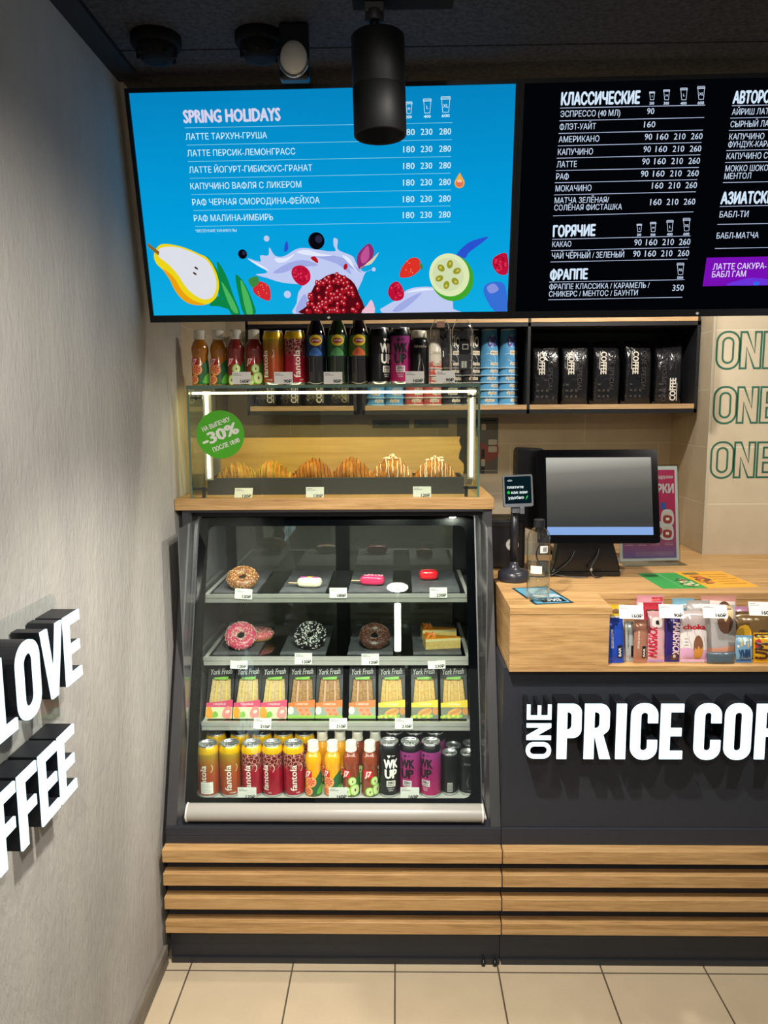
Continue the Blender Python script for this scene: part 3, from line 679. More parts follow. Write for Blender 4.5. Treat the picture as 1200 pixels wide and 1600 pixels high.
XR0, XR1 = 0.2925, 2.3
t = base('service_counter', 'dark service counter with lit letters, oak slats and oak tray top', XR0, XR1)
build('front_panel', MB().box(XR0, XR1, 2.034, 2.07, 0.42, 0.891), PANEL, t, world=True)
build('side_panel', MB().box(XR0, XR0 + 0.018, 2.07, 2.751, 0.42, 0.889), PANEL, t, world=True)
# oak worktop with a sunk display tray in its front
w = MB()
w.box(0.303, 0.5765, 2.0, 2.751, 1.052, 1.07); w.box(0.5765, XR1, 2.160, 2.751, 1.052, 1.07); w.box(0.60, 1.112, 2.751, 3.12, 1.052, 1.07)
build('worktop', w, WOODX, t, world=True)
w = MB(); w.box(0.303, 0.570, 2.0015, 2.018, 0.909, 1.0515); build('apron', w, WOODX, t, world=True)
w = MB(); w.box(0.303, XR1, 2.0, 2.751, 0.891, 0.9085); build('tray_floor', w, WOODX, t, bevel=0.0008, seg=1, world=True)
w = MB(); w.box(0.3035, 0.3205, 2.018, 2.751, 0.9085, 1.0515); build('end_panel', w, WOODY, t, world=True)
w = MB(); w.box(0.559, 0.5755, 2.018, 2.162, 0.9085, 1.0515); build('tray_side', w, WOODY, t, world=True)
w = MB(); w.box(0.5755, XR1, 2.162, 2.178, 0.9085, 1.0515); build('tray_back', w, WOODX, t, world=True)

# ------------------------------------------------------------------ letters
TH = 0.172
def arc(cx, cy, r, a0, a1, n=6): return [(cx + r * math.cos(math.radians(a0 + (a1 - a0) * i / n)), cy + r * math.sin(math.radians(a0 + (a1 - a0) * i / n))) for i in range(n + 1)]
def letter(ch, w):
    """outline loops of a bold condensed capital: height 1, width w"""
    t = TH; q = 0.012
    if ch == 'O': return [rrect(0, -q, w, 1 + q, w * .46, 7), rrect(t, t * .9, w - t, 1 - t * .9, (w - 2 * t) * .48, 5)[::-1]]
    if ch == 'C':
        R, r = w * .46, (w - 2 * t) * .48
        o = [(w, .655)] + arc(w - R, 1 + q - R, R, 0, 90) + arc(R, 1 + q - R, R, 90, 180) + arc(R, R - q, R, 180, 270) + arc(w - R, R - q, R, 270, 360) + [(w, .345)]
        i = [(w - t, .345)] + arc(w - t - r, t * .9 + r, r, 0, -90, 4) + arc(t + r, t * .9 + r, r, 270, 180, 4) + arc(t + r, 1 - t * .9 - r, r, 180, 90, 4) + arc(w - t - r, 1 - t * .9 - r, r, 90, 0, 4) + [(w - t, .655)]
        return [o + i]
    if ch == 'P':
        r = w * .36
        return [[(0, 0), (t, 0), (t, .385)] + arc(w - r, .385 + r, r, -90, 0) + arc(w - r, 1 - r, r, 0, 90) + [(0, 1)], rrect(t, .385 + t * .85, w - t, 1 - t * .85, [.07, 0, 0, .07], 3)[::-1]]
    if ch == 'R':
        r = w * .36
        return [[(0, 0), (t, 0), (t, .41), (w * .42, .41), (w - t * .92, 0), (w + .03, 0), (w * .76, .445)] + arc(w - r, .445 + r, r, -40, 0, 4) + arc(w - r, 1 - r, r, 0, 90) + [(0, 1)], rrect(t, .41 + t * .85, w - t, 1 - t * .85, [.07, 0, 0, .07], 3)[::-1]]
    if ch == 'I': return [[(0, 0), (t, 0), (t, 1), (0, 1)]]
    if ch == 'E': return [[(0, 0), (w, 0), (w, t * .86), (t, t * .86), (t, .42), (w * .93, .42), (w * .93, .42 + t * .84), (t, .42 + t * .84), (t, 1 - t * .86), (w, 1 - t * .86), (w, 1), (0, 1)]]
    if ch == 'F': return [[(0, 0), (t, 0), (t, .41), (w * .9, .41), (w * .9, .41 + t * .84), (t, .41 + t * .84), (t, 1 - t * .86), (w, 1 - t * .86), (w, 1), (0, 1)]]
    if ch == 'L': return [[(0, 0), (w, 0), (w, t * .86), (t, t * .86), (t, 1), (0, 1)]]
    if ch == 'V': return [[(w / 2 - t * .52, 0), (w / 2 + t * .52, 0), (w, 1), (w - t, 1), (w / 2, .28), (t, 1), (0, 1)]]
    if ch == 'N': return [[(0, 0), (t, 0), (t, .58), (w - t, 0), (w, 0), (w, 1), (w - t, 1), (w - t, .42), (t, 1), (0, 1)]]
LIT = em('#DFF7FF', 1.7); LETSIDE = mt('#14161C', 0.45)
def lit_letter(parent, ch, x, w, h, M, depth):
    """a box letter: dark sides, glowing face; x, w along the frame M, face on the frame's plane"""
    lp = [[(x + a * h, b * h) for a, b in l] for l in letter(ch, w / h)]
    c = build('letter_body', MB().prism(lp[0], -depth, -0.004, M, 0, holes=[l[::-1] for l in lp[1:]]), LETSIDE, parent)
    build('letter_face', MB().prism(lp[0], -0.004, 0.0, M, 0, holes=[l[::-1] for l in lp[1:]]), LIT, c)
s = thing('illuminated_sign', 'white glowing shop name in block letters on the dark counter front', 'sign', (0.345, 2.034, 0.661))
M0 = FR((0, -0.075, 0)); K = 0.345
for ch, a, b in (('P', .427, .495), ('R', .500, .570), ('I', .585, .614), ('C', .624, .699), ('E', .703, .767), ('C', .794, .868), ('O', .874, .949), ('F', .957, 1.015), ('F', 1.026, 1.084), ('E', 1.096, 1.158), ('E', 1.170, 1.232)):
    lit_letter(s, ch, a - K + .001, b - a - .003, 0.155, M0, 0.0745)
Mv = FR((0.067, -0.075, 0), (0, 0, 1), (-1, 0, 0))
for ch, a, b in (('O', .001, .047), ('N', .054, .100), ('E', .111, .153)): lit_letter(s, ch, a, b - a, 0.066, Mv, 0.0745)

s = thing('illuminated_sign', 'white glowing letters LOVE COFFEE on the grey plaster wall', 'sign', (XL, 1.0, 0.87))
Mw = FR((0.058, -1.0, -0.87), (0, 1, 0), (0, 0, 1))
def row(word, spans, z, h):
    for ch, (a, b) in zip(word, spans): lit_letter(s, ch, a, b - a, h, Mw @ Matrix.Translation((0, z, 0)), 0.0545)
row('LOVE', ((1.130, 1.190), (1.198, 1.278), (1.289, 1.372), (1.381, 1.450)), 1.081, 0.134)
row('COFFEE', ((.926, 1.000), (1.012, 1.088), (1.104, 1.166), (1.176, 1.240), (1.251, 1.319), (1.327, 1.395)), 0.872, 0.130)
build('backing_plate', MB().prism(rrect(0.90, 0.845, 1.47, 1.245, 0.02), 0.001, 0.0045, FR((-0.0, -1.0, -0.87), (0, 1, 0), (0, 0, 1))), clear_sheet('clear_acrylic', '#FAFCFC', 0.3), s)

# green outlined lettering on the tiled pillar: ONE three times
GREEN = mt('#1F5B43', 0.5)
for z, lab in ((1.737, 'uppermost'), (1.546, 'middle'), (1.351, 'lowest')):
    t = thing('wall_lettering', 'green outlined word ONE on the tiled pillar, ' + lab + ' of three rows', 'lettering', (1.127, 2.753, z), group='green outlined words on the pillar')
    for ch, a, b in (('O', 0, .079), ('N', .083, .155), ('E', .164, .232)):
        h = 0.125; q = MB()
        for lp in letter(ch, (b - a) / h):
            P = [Vector((a + u * h, v * h)) for u, v in lp]; k = len(P); ar = sum(P[i].cross(P[(i + 1) % k]) for i in range(k)); n = []
            for i in range(k):
                e1 = (P[i] - P[i - 1]); e2 = (P[(i + 1) % k] - P[i])
                if e1.length < 1e-7 or e2.length < 1e-7: n.append(Vector((0, 0))); continue
                e1.normalize(); e2.normalize(); n1 = Vector((e1.y, -e1.x)); n2 = Vector((e2.y, -e2.x)); m = (n1 + n2)
                n.append(m / max(m.length_squared / 2, 0.35) * (1 if ar > 0 else -1))
            wl = 0.0034
            o_ = [tuple(p + m * wl) for p, m in zip(P, n)]; i_ = [tuple(p - m * wl) for p, m in zip(P, n)]
            vv = [FR((0, 0, 0)) @ Vector((x, y, 0.0006)) for x, y in o_ + i_]
            ff = [(j, (j + 1) % k, k + (j + 1) % k, k + j) for j in range(k)]
            q.add(vv, ff if ar > 0 else [f[::-1] for f in ff])
        build('letter', q, GREEN, t)

# ------------------------------------------------------------------ the drinks showcase
YF = lambda z: 2.034 + 0.356 * (z - 0.42)
t = thing('refrigerated_showcase', 'tall dark glass-fronted refrigerated showcase with sloping front and three shelves', 'showcase', (-0.1875, 2.4, 0.42))
ch = [(YF(0.42), 0.42), (2.078, 0.42), (2.078, 0.395), (2.80, 0.395), (2.80, 1.296), (YF(1.24), 1.296), (YF(1.24), 1.24)]
for x in (-0.667, 0.262): build('side_cheek', MB().prism(ch, 0, 0.03, FR((x, 0, 0), (0, 1, 0), (0, 0, 1))), CASEGREY, t, bevel=0.0015, world=True)
SL = Vector((0, 0.356, 1)).normalized()                                   # up along the sloping front
F0 = FR((0, YF(0.42) + 0.012, 0.42), (1, 0, 0), SL)                       # frame of the glass front, normal towards the room
zz = lambda z: (z - 0.42) / SL.z
outer = rrect(-0.617, zz(0.466), 0.238, zz(1.272), 0.012); inner = rrect(-0.588, zz(0.488), 0.211, zz(1.243), 0.022, 6)
g = build('glass_front', MB().prism(outer, 0.0, 0.005, F0), GLASS, t, world=True)
build('black_border', MB().prism(outer, -0.0012, 0.0, F0, holes=[inner[::-1]]), FRIT, t, world=True)
for x in (-0.621, 0.238): build('edge_trim', MB().prism(rrect(x, zz(0.466), x + 0.004, zz(1.272), 0), -0.006, 0.004, F0), mt('#6A6C6E', 0.3, 0.7), t, world=True)
for x in (-0.637, 0.259): build('inner_wall', MB().box(x, x + 0.003, 2.17, 2.80, 0.425, 1.26), mt('#5C5F60', 0.12), t, world=True)
build('head_rail', MB().box(-0.637, 0.262, YF(1.272) + 0.012, 2.80, 1.272, 1.296).box(-0.637, 0.262, 2.31, 2.34, 1.29, 1.296), BLACKM, t, world=True)
# back sliding doors
d = MB()
for x0, x1 in ((-0.634, -0.598), (-0.228, -0.178), (0.205, 0.259)): d.box(x0, x1, 2.775, 2.795, 0.425, 1.272)
d.box(-0.598, 0.205, 2.776, 2.794, 0.425, 0.47).box(-0.598, 0.205, 2.776, 2.794, 1.235, 1.272)
build('back_door_frame', d, mt('#1A1C1E', 0.3), t, world=True)
build('back_door_glass', MB().box(-0.600, -0.2, 2.782, 2.786, 0.47, 1.24).box(-0.2, 0.207, 2.788, 2.792, 0.47, 1.24), clear_sheet('smoked_glass', '#B4BAB5', 3.0, 0.0, 0.16), t, world=True)  # smudgy grey haze, also mixed in to brighten the dark doors
# shelves
def shelf(z, y0):
    s = build('shelf', MB().box(-0.612, 0.219, y0 + 0.014, 2.762, z - 0.006, z), clear_sheet('shelf_glass', '#98A5A0', 1.6), t, world=True)
    r = MB().box(-0.624, 0.231, y0, y0 + 0.014, z - 0.024, z + 0.001).box(-0.624, 0.231, y0 - 0.003, y0, z - 0.008, z + 0.004)
    r.box(-0.624, -0.612, y0 + 0.014, 2.765, z - 0.018, z + 0.001).box(0.219, 0.231, y0 + 0.014, 2.765, z - 0.018, z + 0.001)
    rr = build('shelf_rail', r, ALU, s); rr.data.transform(Matrix.Translation(-t.location))
    b = MB().box(-0.634, -0.624, y0 + 0.10, 2.74, z - 0.03, z - 0.012).box(0.231, 0.259, y0 + 0.10, 2.74, z - 0.03, z - 0.012)
    rr = build('shelf_bracket', b, mt('#55585A', 0.4, 0.5), s); rr.data.transform(Matrix.Translation(-t.location))
Z1, Z2, Z3, ZD = 1.011, 0.813, 0.617, 0.411
shelf(Z1, 2.385); shelf(Z2, 2.352); shelf(Z3, 2.298)
build('deck', MB().box(-0.634, 0.259, 2.10, 2.775, 0.395, ZD), mt('#C9C7C1', 0.35), t, bevel=0.001, world=True)
v = MB()
for k in range(62): x = -0.575 + k * 0.0125; v.box(x, x + 0.006, 2.148, 2.155, ZD, ZD + 0.0025)
build('vent_grille', v, BLACK, t, world=True)
# white rounded bumper
pr = [(0.036 * math.cos(math.radians(a)), 0.0265 + 0.0265 * math.sin(math.radians(a))) for a in range(-90, 91, 12)]
bp = [(-a, b) for a, b in pr] + [(0.015, 0.053), (0.015, 0.0)]
build('bumper', MB().prism(bp, -0.606, 0.238, FR((0, 2.068, 0.422), (0, 1, 0), (0, 0, 1)), smooth=True), mt('#A5A29B', 0.32), t, world=True)
bc = [(a * 1.06, 0.0265 + (b - 0.0265) * 1.06) for a, b in bp]
for a0, a1 in ((-0.6105, -0.6062), (0.2382, 0.2425)): build('bumper_cap', MB().prism(bc, a0, a1, FR((0, 2.068, 0.422), (0, 1, 0), (0, 0, 1))), mt('#E4E2DC', 0.3), t, world=True)
build('led_tube', MB().box(-0.60, 0.222, 2.352, 2.362, 1.262, 1.272), em('#FFF4E2', 3.0), t, world=True)

# ------------------------------------------------------------------ oak board and glass pastry case
ZB = 1.332
tag(build('oak_board', MB().box(-0.684, 0.296, 2.31, 2.736, 1.2965, ZB), WOODX, bevel=0.0015, seg=1), 'thick oak board lying on the showcase under the glass pastry case', 'board')
t = thing('pastry_case', 'clear glass pastry case lit by warm strips on the oak board', 'display case', (-0.19, 2.5, ZB))
GX0, GX1, GY0, GY1, GT = -0.638, 0.252, 2.33, 2.70, 1.667
build('top_pane', MB().box(GX0, GX1, GY0 - 0.004, GY1, GT, GT + 0.009), GLASS, t, world=True)
build('front_pane', MB().box(GX0 + 0.006, GX1 - 0.006, GY0, GY0 + 0.005, ZB, GT), GLASS, t, world=True)
for x in (GX0, GX1 - 0.006): build('side_pane', MB().box(x, x + 0.006, GY0, GY1, ZB, GT), GLASS, t, world=True)
e = MB().box(GX0, GX1, GY0 - 0.0055, GY0 - 0.004, GT, GT + 0.009)
for x in (GX0, GX1 - 0.006): e.box(x, x + 0.006, GY0 - 0.0012, GY0, ZB, GT)
build('polished_edge', e, GLASS_EDGE, t, world=True)
LED = em('#FFEBC0', 7.0)
build('led_strip', MB().box(-0.628, 0.242, 2.354, 2.362, 1.650, 1.657), LED, t, world=True)
for x in (-0.586, 0.230):
    a = build('strip_profile', MB().box(x - 0.012, x + 0.006 + 0.006, 2.362, 2.370, 1.385, 1.66), mt('#B7B2A4', 0.4, 0.6), t, world=True)
    b = build('led_strip', MB().box(x - 0.004, x + 0.004, 2.357, 2.362, 1.392, 1.652), LED, a); b.data.transform(Matrix.Translation(-t.location))
for x, s in ((-0.612, 1), (0.225, -1)):
    c = MB().box(x - 0.022, x + 0.022, 2.338, 2.350, 1.356, 1.364).box(x + 0.012 * s - 0.005, x + 0.012 * s + 0.005, 2.338, 2.352, ZB, 1.366)
    build('clamp', c, mt('#4A4A48', 0.3, 0.8), t, bevel=0.001, world=True)
    build('clamp', MB().box(x - 0.018, x + 0.018, 2.338, 2.348, 1.636, 1.642).lathe([(0.006, -0.006), (0.006, 0.006)], 12, M=Matrix.Translation((x, 2.343, 1.639)) @ Matrix.Rotation(PI / 2, 4, 'X')), mt('#4A4A48', 0.3, 0.8), t, world=True)
g = NG('varnished_plywood', 0.35, spec=0.5); g.col(g.ramp(g.noise(g.map((1.5, 30, 30)), 2, 5, 0.6, 0.5), [(0.3, '#A67C2C'), (0.7, '#BE9440')])); PLY = g.m
bp = Matrix.Translation((0, 2.645, ZB)) @ Matrix.Rotation(math.radians(-14), 4, 'X')
edge = [(-0.618, 0), (0.238, 0)] + [(0.238 - 0.010 * abs(math.sin(k * 0.9)) - 0.012 * (k > 4), 0.02 * k) for k in range(1, 9)] + [(0.222, 0.178), (-0.618, 0.178)]
tag(build('plywood_board', MB().prism(edge, 0, 0.006, bp @ FR((0, 0.006, 0))), PLY), 'leaning plywood board at the back inside the glass pastry case', 'board')
tr = MB().box(-0.607, 0.213, 2.42, 2.428, ZB, 1.386).box(-0.607, 0.213, 2.585, 2.592, ZB, 1.386).box(-0.607, -0.600, 2.428, 2.585, ZB, 1.386).box(0.206, 0.213, 2.428, 2.585, ZB, 1.386).box(-0.600, 0.206, 2.428, 2.585, ZB, 1.367)
tag(build('pastry_tray', tr, mt('#3B3B39', 0.5), bevel=0.001), 'long black tray of croissants inside the glass pastry case', 'tray')
# round green offer sticker on the front pane
p = at(344.5, 679, y=GY0); R = 0.0735
t = thing('offer_sticker', 'round green sticker with minus 30 percent offer on the pastry case glass', 'sticker', (p.x, GY0, p.z))
build('disc', MB().lathe([(R, 0.0003), (R, 0.0012)], 56, M=Matrix.Rotation(PI / 2, 4, 'X')), mt('#4DB51C', 0.45), t)
FF = FR((0, -0.0016, 0), (math.cos(.37), 0, math.sin(.37)), (-math.sin(.37), 0, math.cos(.37)))
a = MB(); a.text('НА ВЫПЕЧКУ', FF, w=0.092, h=0.0135, bold=0.035, al='c', y=0.027); a.text('-30%', FF, w=0.120, h=0.034, bold=0.05, al='c', y=-0.015, x=-0.001); a.text('ПОСЛЕ 18:00', FF, w=0.088, h=0.0135, bold=0.035, al='c', y=-0.042, x=0.004)
build('lettering', a, mt('#F2F5EA', 0.5), t)

# ------------------------------------------------------------------ drinks
SIL = mt('#C9CACB', 0.22, 0.9); GOLD = mt('#E8B81A', 0.25, 0.35)
def prof_r(prof):
    def f(z):
        for (r0, z0), (r1, z1) in zip([q[:2] for q in prof], [q[:2] for q in prof[1:]]):
            if z0 <= z <= z1 and z1 > z0: return r0 + (r1 - r0) * (z - z0) / (z1 - z0)
        return prof[-1][0]
    return f
def can(name, label, body, R, H, rim, group=None, neck=None):
    """drinks can: body, lid with ring pull"""
    t = thing(name, label, 'can', group=group)
    n = rim if neck is None else neck
    pr = [(R * .78, 0.0), (R * .86, 0.003), (R * .985, 0.010), (R, 0.016), (R, H - 0.022), (R * .99, H - 0.017), (R * .86, H - 0.004)]
    b = MB(); b.lathe([(R * .80, 0.002, 1), (R * .86, 0.0, 1), (R * .90, 0.004, 1), (R * .985, 0.010, 0), (R, 0.016, 0), (R, H - 0.026, 2), (R * .99, H - 0.018, 2), (R * .87, H - 0.005, 1), (R * .86, H - 0.004)], 36, cap=False)
    build('can_body', b, [body, SIL, n], t)
    l = MB(); l.lathe([(R * .86, H - 0.005), (R * .885, H - 0.001), (R * .86, H), (R * .80, H - 0.003), (R * .77, H - 0.006), (0, H - 0.0055)], 36, cap=False)
    lid = build('lid', l, SIL, t)
    q = MB().lathe([(R * .10, H - 0.0055), (R * .10, H - 0.0025)], 12).tube([(R * .30 * math.sin(a), -R * .25 - R * .26 * math.cos(a), H - 0.0032) for a in [2 * PI * k / 14 for k in range(15)]], 0.0011, 6)
    build('ring_pull', q, CHROME, lid)
    return t, (lambda z: R)
def gradmat(name, stops, H, rough=0.28, metal=0.25, noise=0.0):
    g = NG(name, rough, metal, 0.5); z = g.math('DIVIDE', g.sep()[2], H)
    if noise: z = g.math('ADD', z, g.math('MULTIPLY', g.math('SUBTRACT', g.noise(g.map(), 40, 3), 0.5), noise))
    g.col(g.ramp(z, stops)); return g.m
WHT = mt('#F2EFE6', 0.4); CANW = mt('#ECE7DC', 0.35); RED = mt('#D3182B', 0.4)
ORB = gradmat('orange_can_print', [(0.0, '#9E3A1C'), (0.45, '#B04C1E'), (0.66, '#A86A22'), (0.84, '#A88A2C'), (0.9, '#D9A81C')], 0.168, noise=0.12)
g = NG('cherry_can_print', 0.28, 0.25); v = g.map(); z = g.math('DIVIDE', g.sep()[2], 0.168)
vo = g.n.new('ShaderNodeTexVoronoi'); vo.feature = 'DISTANCE_TO_EDGE'; g.link(v, vo.inputs['Vector']); vo.inputs['Scale'].default_value = 95
ice = g.ramp(vo.outputs['Distance'], [(0.02, '#D89A8C'), (0.10, '#5A1016'), (0.5, '#7A1620')])
g.col(g.mix(g.ramp(z, [(0.52, (0, 0, 0, 1)), (0.66, (1, 1, 1, 1))]), g.ramp(g.noise(v, 30, 2), [(0.3, '#96112B'), (0.7, '#B01A34')]), ice)); CHB = g.m
def fantola(kind, label, turn=0.0, sticker=False, group=None):
    body = ORB if kind == 'orange' else CHB
    t, rf = can('soda_can', label, body, 0.033, 0.168, GOLD, group)
    a = MB(); a.wraptext('fantola', rf, a=0.0 + turn, z=0.066, w=0.084, h=0.0195, bold=0.02, rot=PI / 2)
    for k in range(9):
        an = -0.4 + k * 0.16
    a.wrappoly([(turn + 0.010 + 0.011 * math.cos(q), 0.098 + 0.014 * math.sin(q)) for q in [(-1.2 + 0.24 * k) for k in range(10)]] + [(turn + 0.010 + 0.0095 * math.cos(q), 0.098 + 0.0125 * math.sin(q)) for q in [(0.96 - 0.24 * k) for k in range(10)]], rf, 0, 0.0006, 0.004, 0.02)
    a.wraptext('orange' if kind == 'orange' else 'cola', rf, a=turn + 0.004, z=0.016, h=0.0052, bold=0.01)
    a.mi = [0] * len(a.mi)
    build('lettering', a, CANW, t)
    if sticker:
        q = MB(); q.wrappoly(rrect(-0.019, 0.016, 0.020, 0.054, 0.001, 1), rf, 0, 0.0009, 0.003, 0.02)
        for k in range(6): q.wrappoly(rrect(-0.013, 0.022 + k * 0.005, 0.014 - 0.002 * (k % 3), 0.0228 + k * 0.005, 0, 1), rf, 1, 0.0012, 0.004, 0.02)
        build('paper_sticker', q, [PAPER, INKGREY], t)
    return t
def wkup(kind, label, turn=0.0, group=None):
    body, ink, top = {'black': (mt('#0D0E12', 0.3, 0.2), WHT, mt('#0D0E12', 0.3, 0.2)), 'pink': (gradmat('magenta_can_print', [(0.0, '#B41A62'), (0.5, '#A2246B'), (0.9, '#8E3A7C')], 0.174), mt('#0C0A0D', 0.4), mt('#101015', 0.3, 0.2))}[kind]
    t, rf = can('energy_drink_can', label, body, 0.0325, 0.174, SIL, group, neck=top)
    a = MB(); a.wraptext('WK', rf, a=turn, z=0.098, w=0.046, h=0.028, bold=0.06); a.wraptext('UP', rf, a=turn, z=0.066, w=0.040, h=0.028, bold=0.06)
    a.wrappoly([(turn - 0.012, 0.140), (turn - 0.001, 0.140), (turn - 0.006, 0.131), (turn - 0.008, 0.131)], rf, 0, 0.0006); a.wraptext('ZERO', rf, a=turn + 0.007, z=0.136, h=0.003, bold=0.03)
    build('lettering', a, ink, t)
    b = MB(); b.wrappoly(rrect(turn - 0.014, 0.038, turn + 0.014, 0.058, 0.002, 2), rf, 0, 0.0007); b.wraptext('ZERO', rf, a=turn, z=0.0475, w=0.022, h=0.0078, bold=0.05, m=1, eps=0.0011); b.wraptext('ENERGY', rf, a=turn, z=0.0405, w=0.022, h=0.0042, bold=0.03, m=1, eps=0.0011)
    b.wraptext('ENERGY', rf, a=turn, z=0.030, w=0.020, h=0.0035, m=0, eps=0.0006); b.wraptext('DRINK', rf, a=turn, z=0.024, w=0.015, h=0.0035, m=0, eps=0.0006)
    build('zero_badge', b, [WHT if kind == 'black' else mt('#E6D9DE', 0.4), mt('#0C0A0D', 0.4)], t)
    return t
def slimcan(label, turn=0.0, barcode=False, group=None):
    t, rf = can('energy_drink_can', label, mt('#15161A', 0.35, 0.3), 0.0275, 0.134, SIL, group, neck=mt('#15161A', 0.35, 0.3))
    a = MB()
    if barcode:
        a.wrappoly(rrect(-0.008, 0.014, 0.008, 0.044, 0.001, 1), rf, 0, 0.0005)
        for k in range(9): a.wrappoly(rrect(-0.0065, 0.017 + k * 0.0027, 0.0065, 0.0182 + k * 0.0027 - 0.0004 * (k % 2), 0, 1), rf, 1, 0.0008)
        build('barcode', a, [mt('#B9B7B2', 0.5), INK], t)
    else:
        a.wraptext('Adrenaline', rf, a=turn, z=0.100, w=0.040, h=0.009, bold=0.0, shear=0.25)
        for s in (-1, 1): a.wrappoly([(turn + s * 0.001, 0.078), (turn + s * 0.009, 0.045), (turn + s * 0.005, 0.030), (turn + s * 0.004, 0.030), (turn + s * 0.0078, 0.045)], rf, 0, 0.0006)
        a.wraptext('RUSH', rf, a=turn, z=0.016, h=0.0034)
        build('lettering', a, mt('#9C9EA6', 0.3, 0.6), t)
    return t
JP = [(0.020, 0.0), (0.0255, 0.003), (0.027, 0.010), (0.0268, 0.052), (0.0255, 0.070), (0.0235, 0.086), (0.0243, 0.096), (0.0262, 0.108), (0.0255, 0.120), (0.0215, 0.132), (0.0165, 0.140), (0.0162, 0.144)]
def juice(kind, label, turn=0.0, group=None):
    t = thing('juice_bottle', label, 'bottle', group=group)
    jc = {'orange': '#F0A414', 'apple': '#8A3B22', 'orange_shaded': '#B5701E', 'apple_shaded': '#8C2E2A'}[kind]; m = mt(jc, 0.12, 0.0, 0.6, 0.5)  # pastry case kinds: shade under the screen put into the juice colour
    rf = prof_r(JP); build('bottle', MB().lathe(JP, 32), m, t)
    c = MB().lathe([(0.0178, 0.143), (0.0180, 0.146), (0.0180, 0.149), (0.0172, 0.150), (0.0170, 0.170), (0.0155, 0.172)], 32, smooth=False); build('cap', c, mt('#E4DED2', 0.4), t)
    L = MB()
    if kind.startswith('orange'):
        L.wrappoly(smooth2d([(0.036, 0.006), (0.036, 0.078), (0.020, 0.074), (0.006, 0.055), (-0.006, 0.030), (-0.010, 0.006)], 3), rf, 0, 0.0005); L.wrappoly(smooth2d([(0.036, 0.012), (0.036, 0.040), (0.020, 0.030), (0.012, 0.010)], 3), rf, 1, 0.0008)
        for cx, cz, r in ((-0.006, 0.050, 0.0175), (-0.014, 0.020, 0.014)):
            L.wrappoly(ell(cx, cz, r, r, 24), rf, 2, 0.0011); L.wrappoly(ell(cx, cz, r * .86, r * .86, 24), rf, 3, 0.0013)
            for k in range(7):
                a0 = 2 * PI * k / 7; L.wrappoly([(cx, cz), (cx + r * .78 * math.cos(a0 + .06), cz + r * .78 * math.sin(a0 + .06)), (cx + r * .78 * math.cos(a0 + .78), cz + r * .78 * math.sin(a0 + .78))], rf, 4, 0.0015)
        cols = [mt('#1F5F34', 0.4), mt('#59B03C', 0.4), mt('#F28A2A', 0.4), mt('#F6D5A0', 0.4), mt('#E2552A', 0.4)]
    else:
        L.wrappoly(smooth2d([(0.036, 0.006), (0.036, 0.080), (0.018, 0.060), (0.0, 0.030), (-0.012, 0.006)], 3), rf, 0, 0.0005)
        for cx, cz, r in ((0.004, 0.052, 0.013), (0.012, 0.024, 0.017), (-0.012, 0.018, 0.014)):
            L.wrappoly(ell(cx, cz, r, r * 1.12, 24), rf, 1, 0.0009 + 0.0004 * (cx > .01)); L.wrappoly(ell(cx + .001, cz, r * .82, r * .95, 24), rf, 2, 0.0011 + 0.0004 * (cx > .01)); L.wrappoly(ell(cx + .001, cz, r * .15, r * .3, 12), rf, 3, 0.0013 + 0.0004 * (cx > .01))
        cols = [mt('#2F6B2C', 0.4), mt('#8CC63F', 0.4), mt('#D7E6A4', 0.4), mt('#5A3A1E', 0.4)]
    build('label', L, cols, t)
    a = MB(); a.wrappoly(rrect(turn - 0.0255, 0.064, turn + 0.0015, 0.086, 0.002, 2), rf, 1, 0.0016); a.wraptext('J7', rf, a=turn - 0.012, z=0.0665, w=0.022, h=0.017, bold=0.05, m=0, shear=0.25, eps=0.002)
    build('emblem', a, [mt('#F4E4DA', 0.4), RED], t)
    return t
TP = [(0.026, 0.0), (0.031, 0.004), (0.032, 0.012), (0.0315, 0.070), (0.0325, 0.095), (0.032, 0.130), (0.0305, 0.150), (0.024, 0.178), (0.015, 0.196), (0.0135, 0.204)]
def tea(label, lab, art, liquid, group=None):
    t = thing('iced_tea_bottle', label, 'bottle', group=group); rf = prof_r(TP)
    build('bottle', MB().lathe(TP, 32), mt(liquid, 0.06, 0.0, 0.7, 0.8), t)
    build('cap', MB().lathe([(0.0148, 0.203), (0.0150, 0.206), (0.0145, 0.222), (0.013, 0.223)], 24), mt(lab, 0.4), t)
    L = MB(); n = 28; vs = []
    prof = [(rf(z) + 0.0006, z) for z in (0.088, 0.100, 0.115, 0.130, 0.142, 0.152)]
    L.lathe(prof, 32, 0, cap=False)
    L.wrappoly(ell(0.002, 0.136, 0.020, 0.017, 24), rf, 1, 0.0013); L.wrappoly(ell(0.002, 0.135, 0.016, 0.0075, 24), rf, 2, 0.0017); L.wraptext('LIPTON', rf, a=0.002, z=0.1325, w=0.024, h=0.0058, bold=0.04, m=3, eps=0.0022)
    L.wrappoly(smooth2d([(-0.02, 0.092), (0.0, 0.116), (0.022, 0.092)], 3), rf, 4, 0.0012)
    build('label', L, [mt(lab, 0.35), mt('#E3C52A', 0.4), mt('#A81628', 0.4), WHT, mt(art, 0.4)], t)
    return t
WP = [(0.026, 0.0), (0.031, 0.004), (0.0318, 0.012), (0.0318, 0.150), (0.0300, 0.168), (0.0225, 0.188), (0.0130, 0.200), (0.0122, 0.210)]
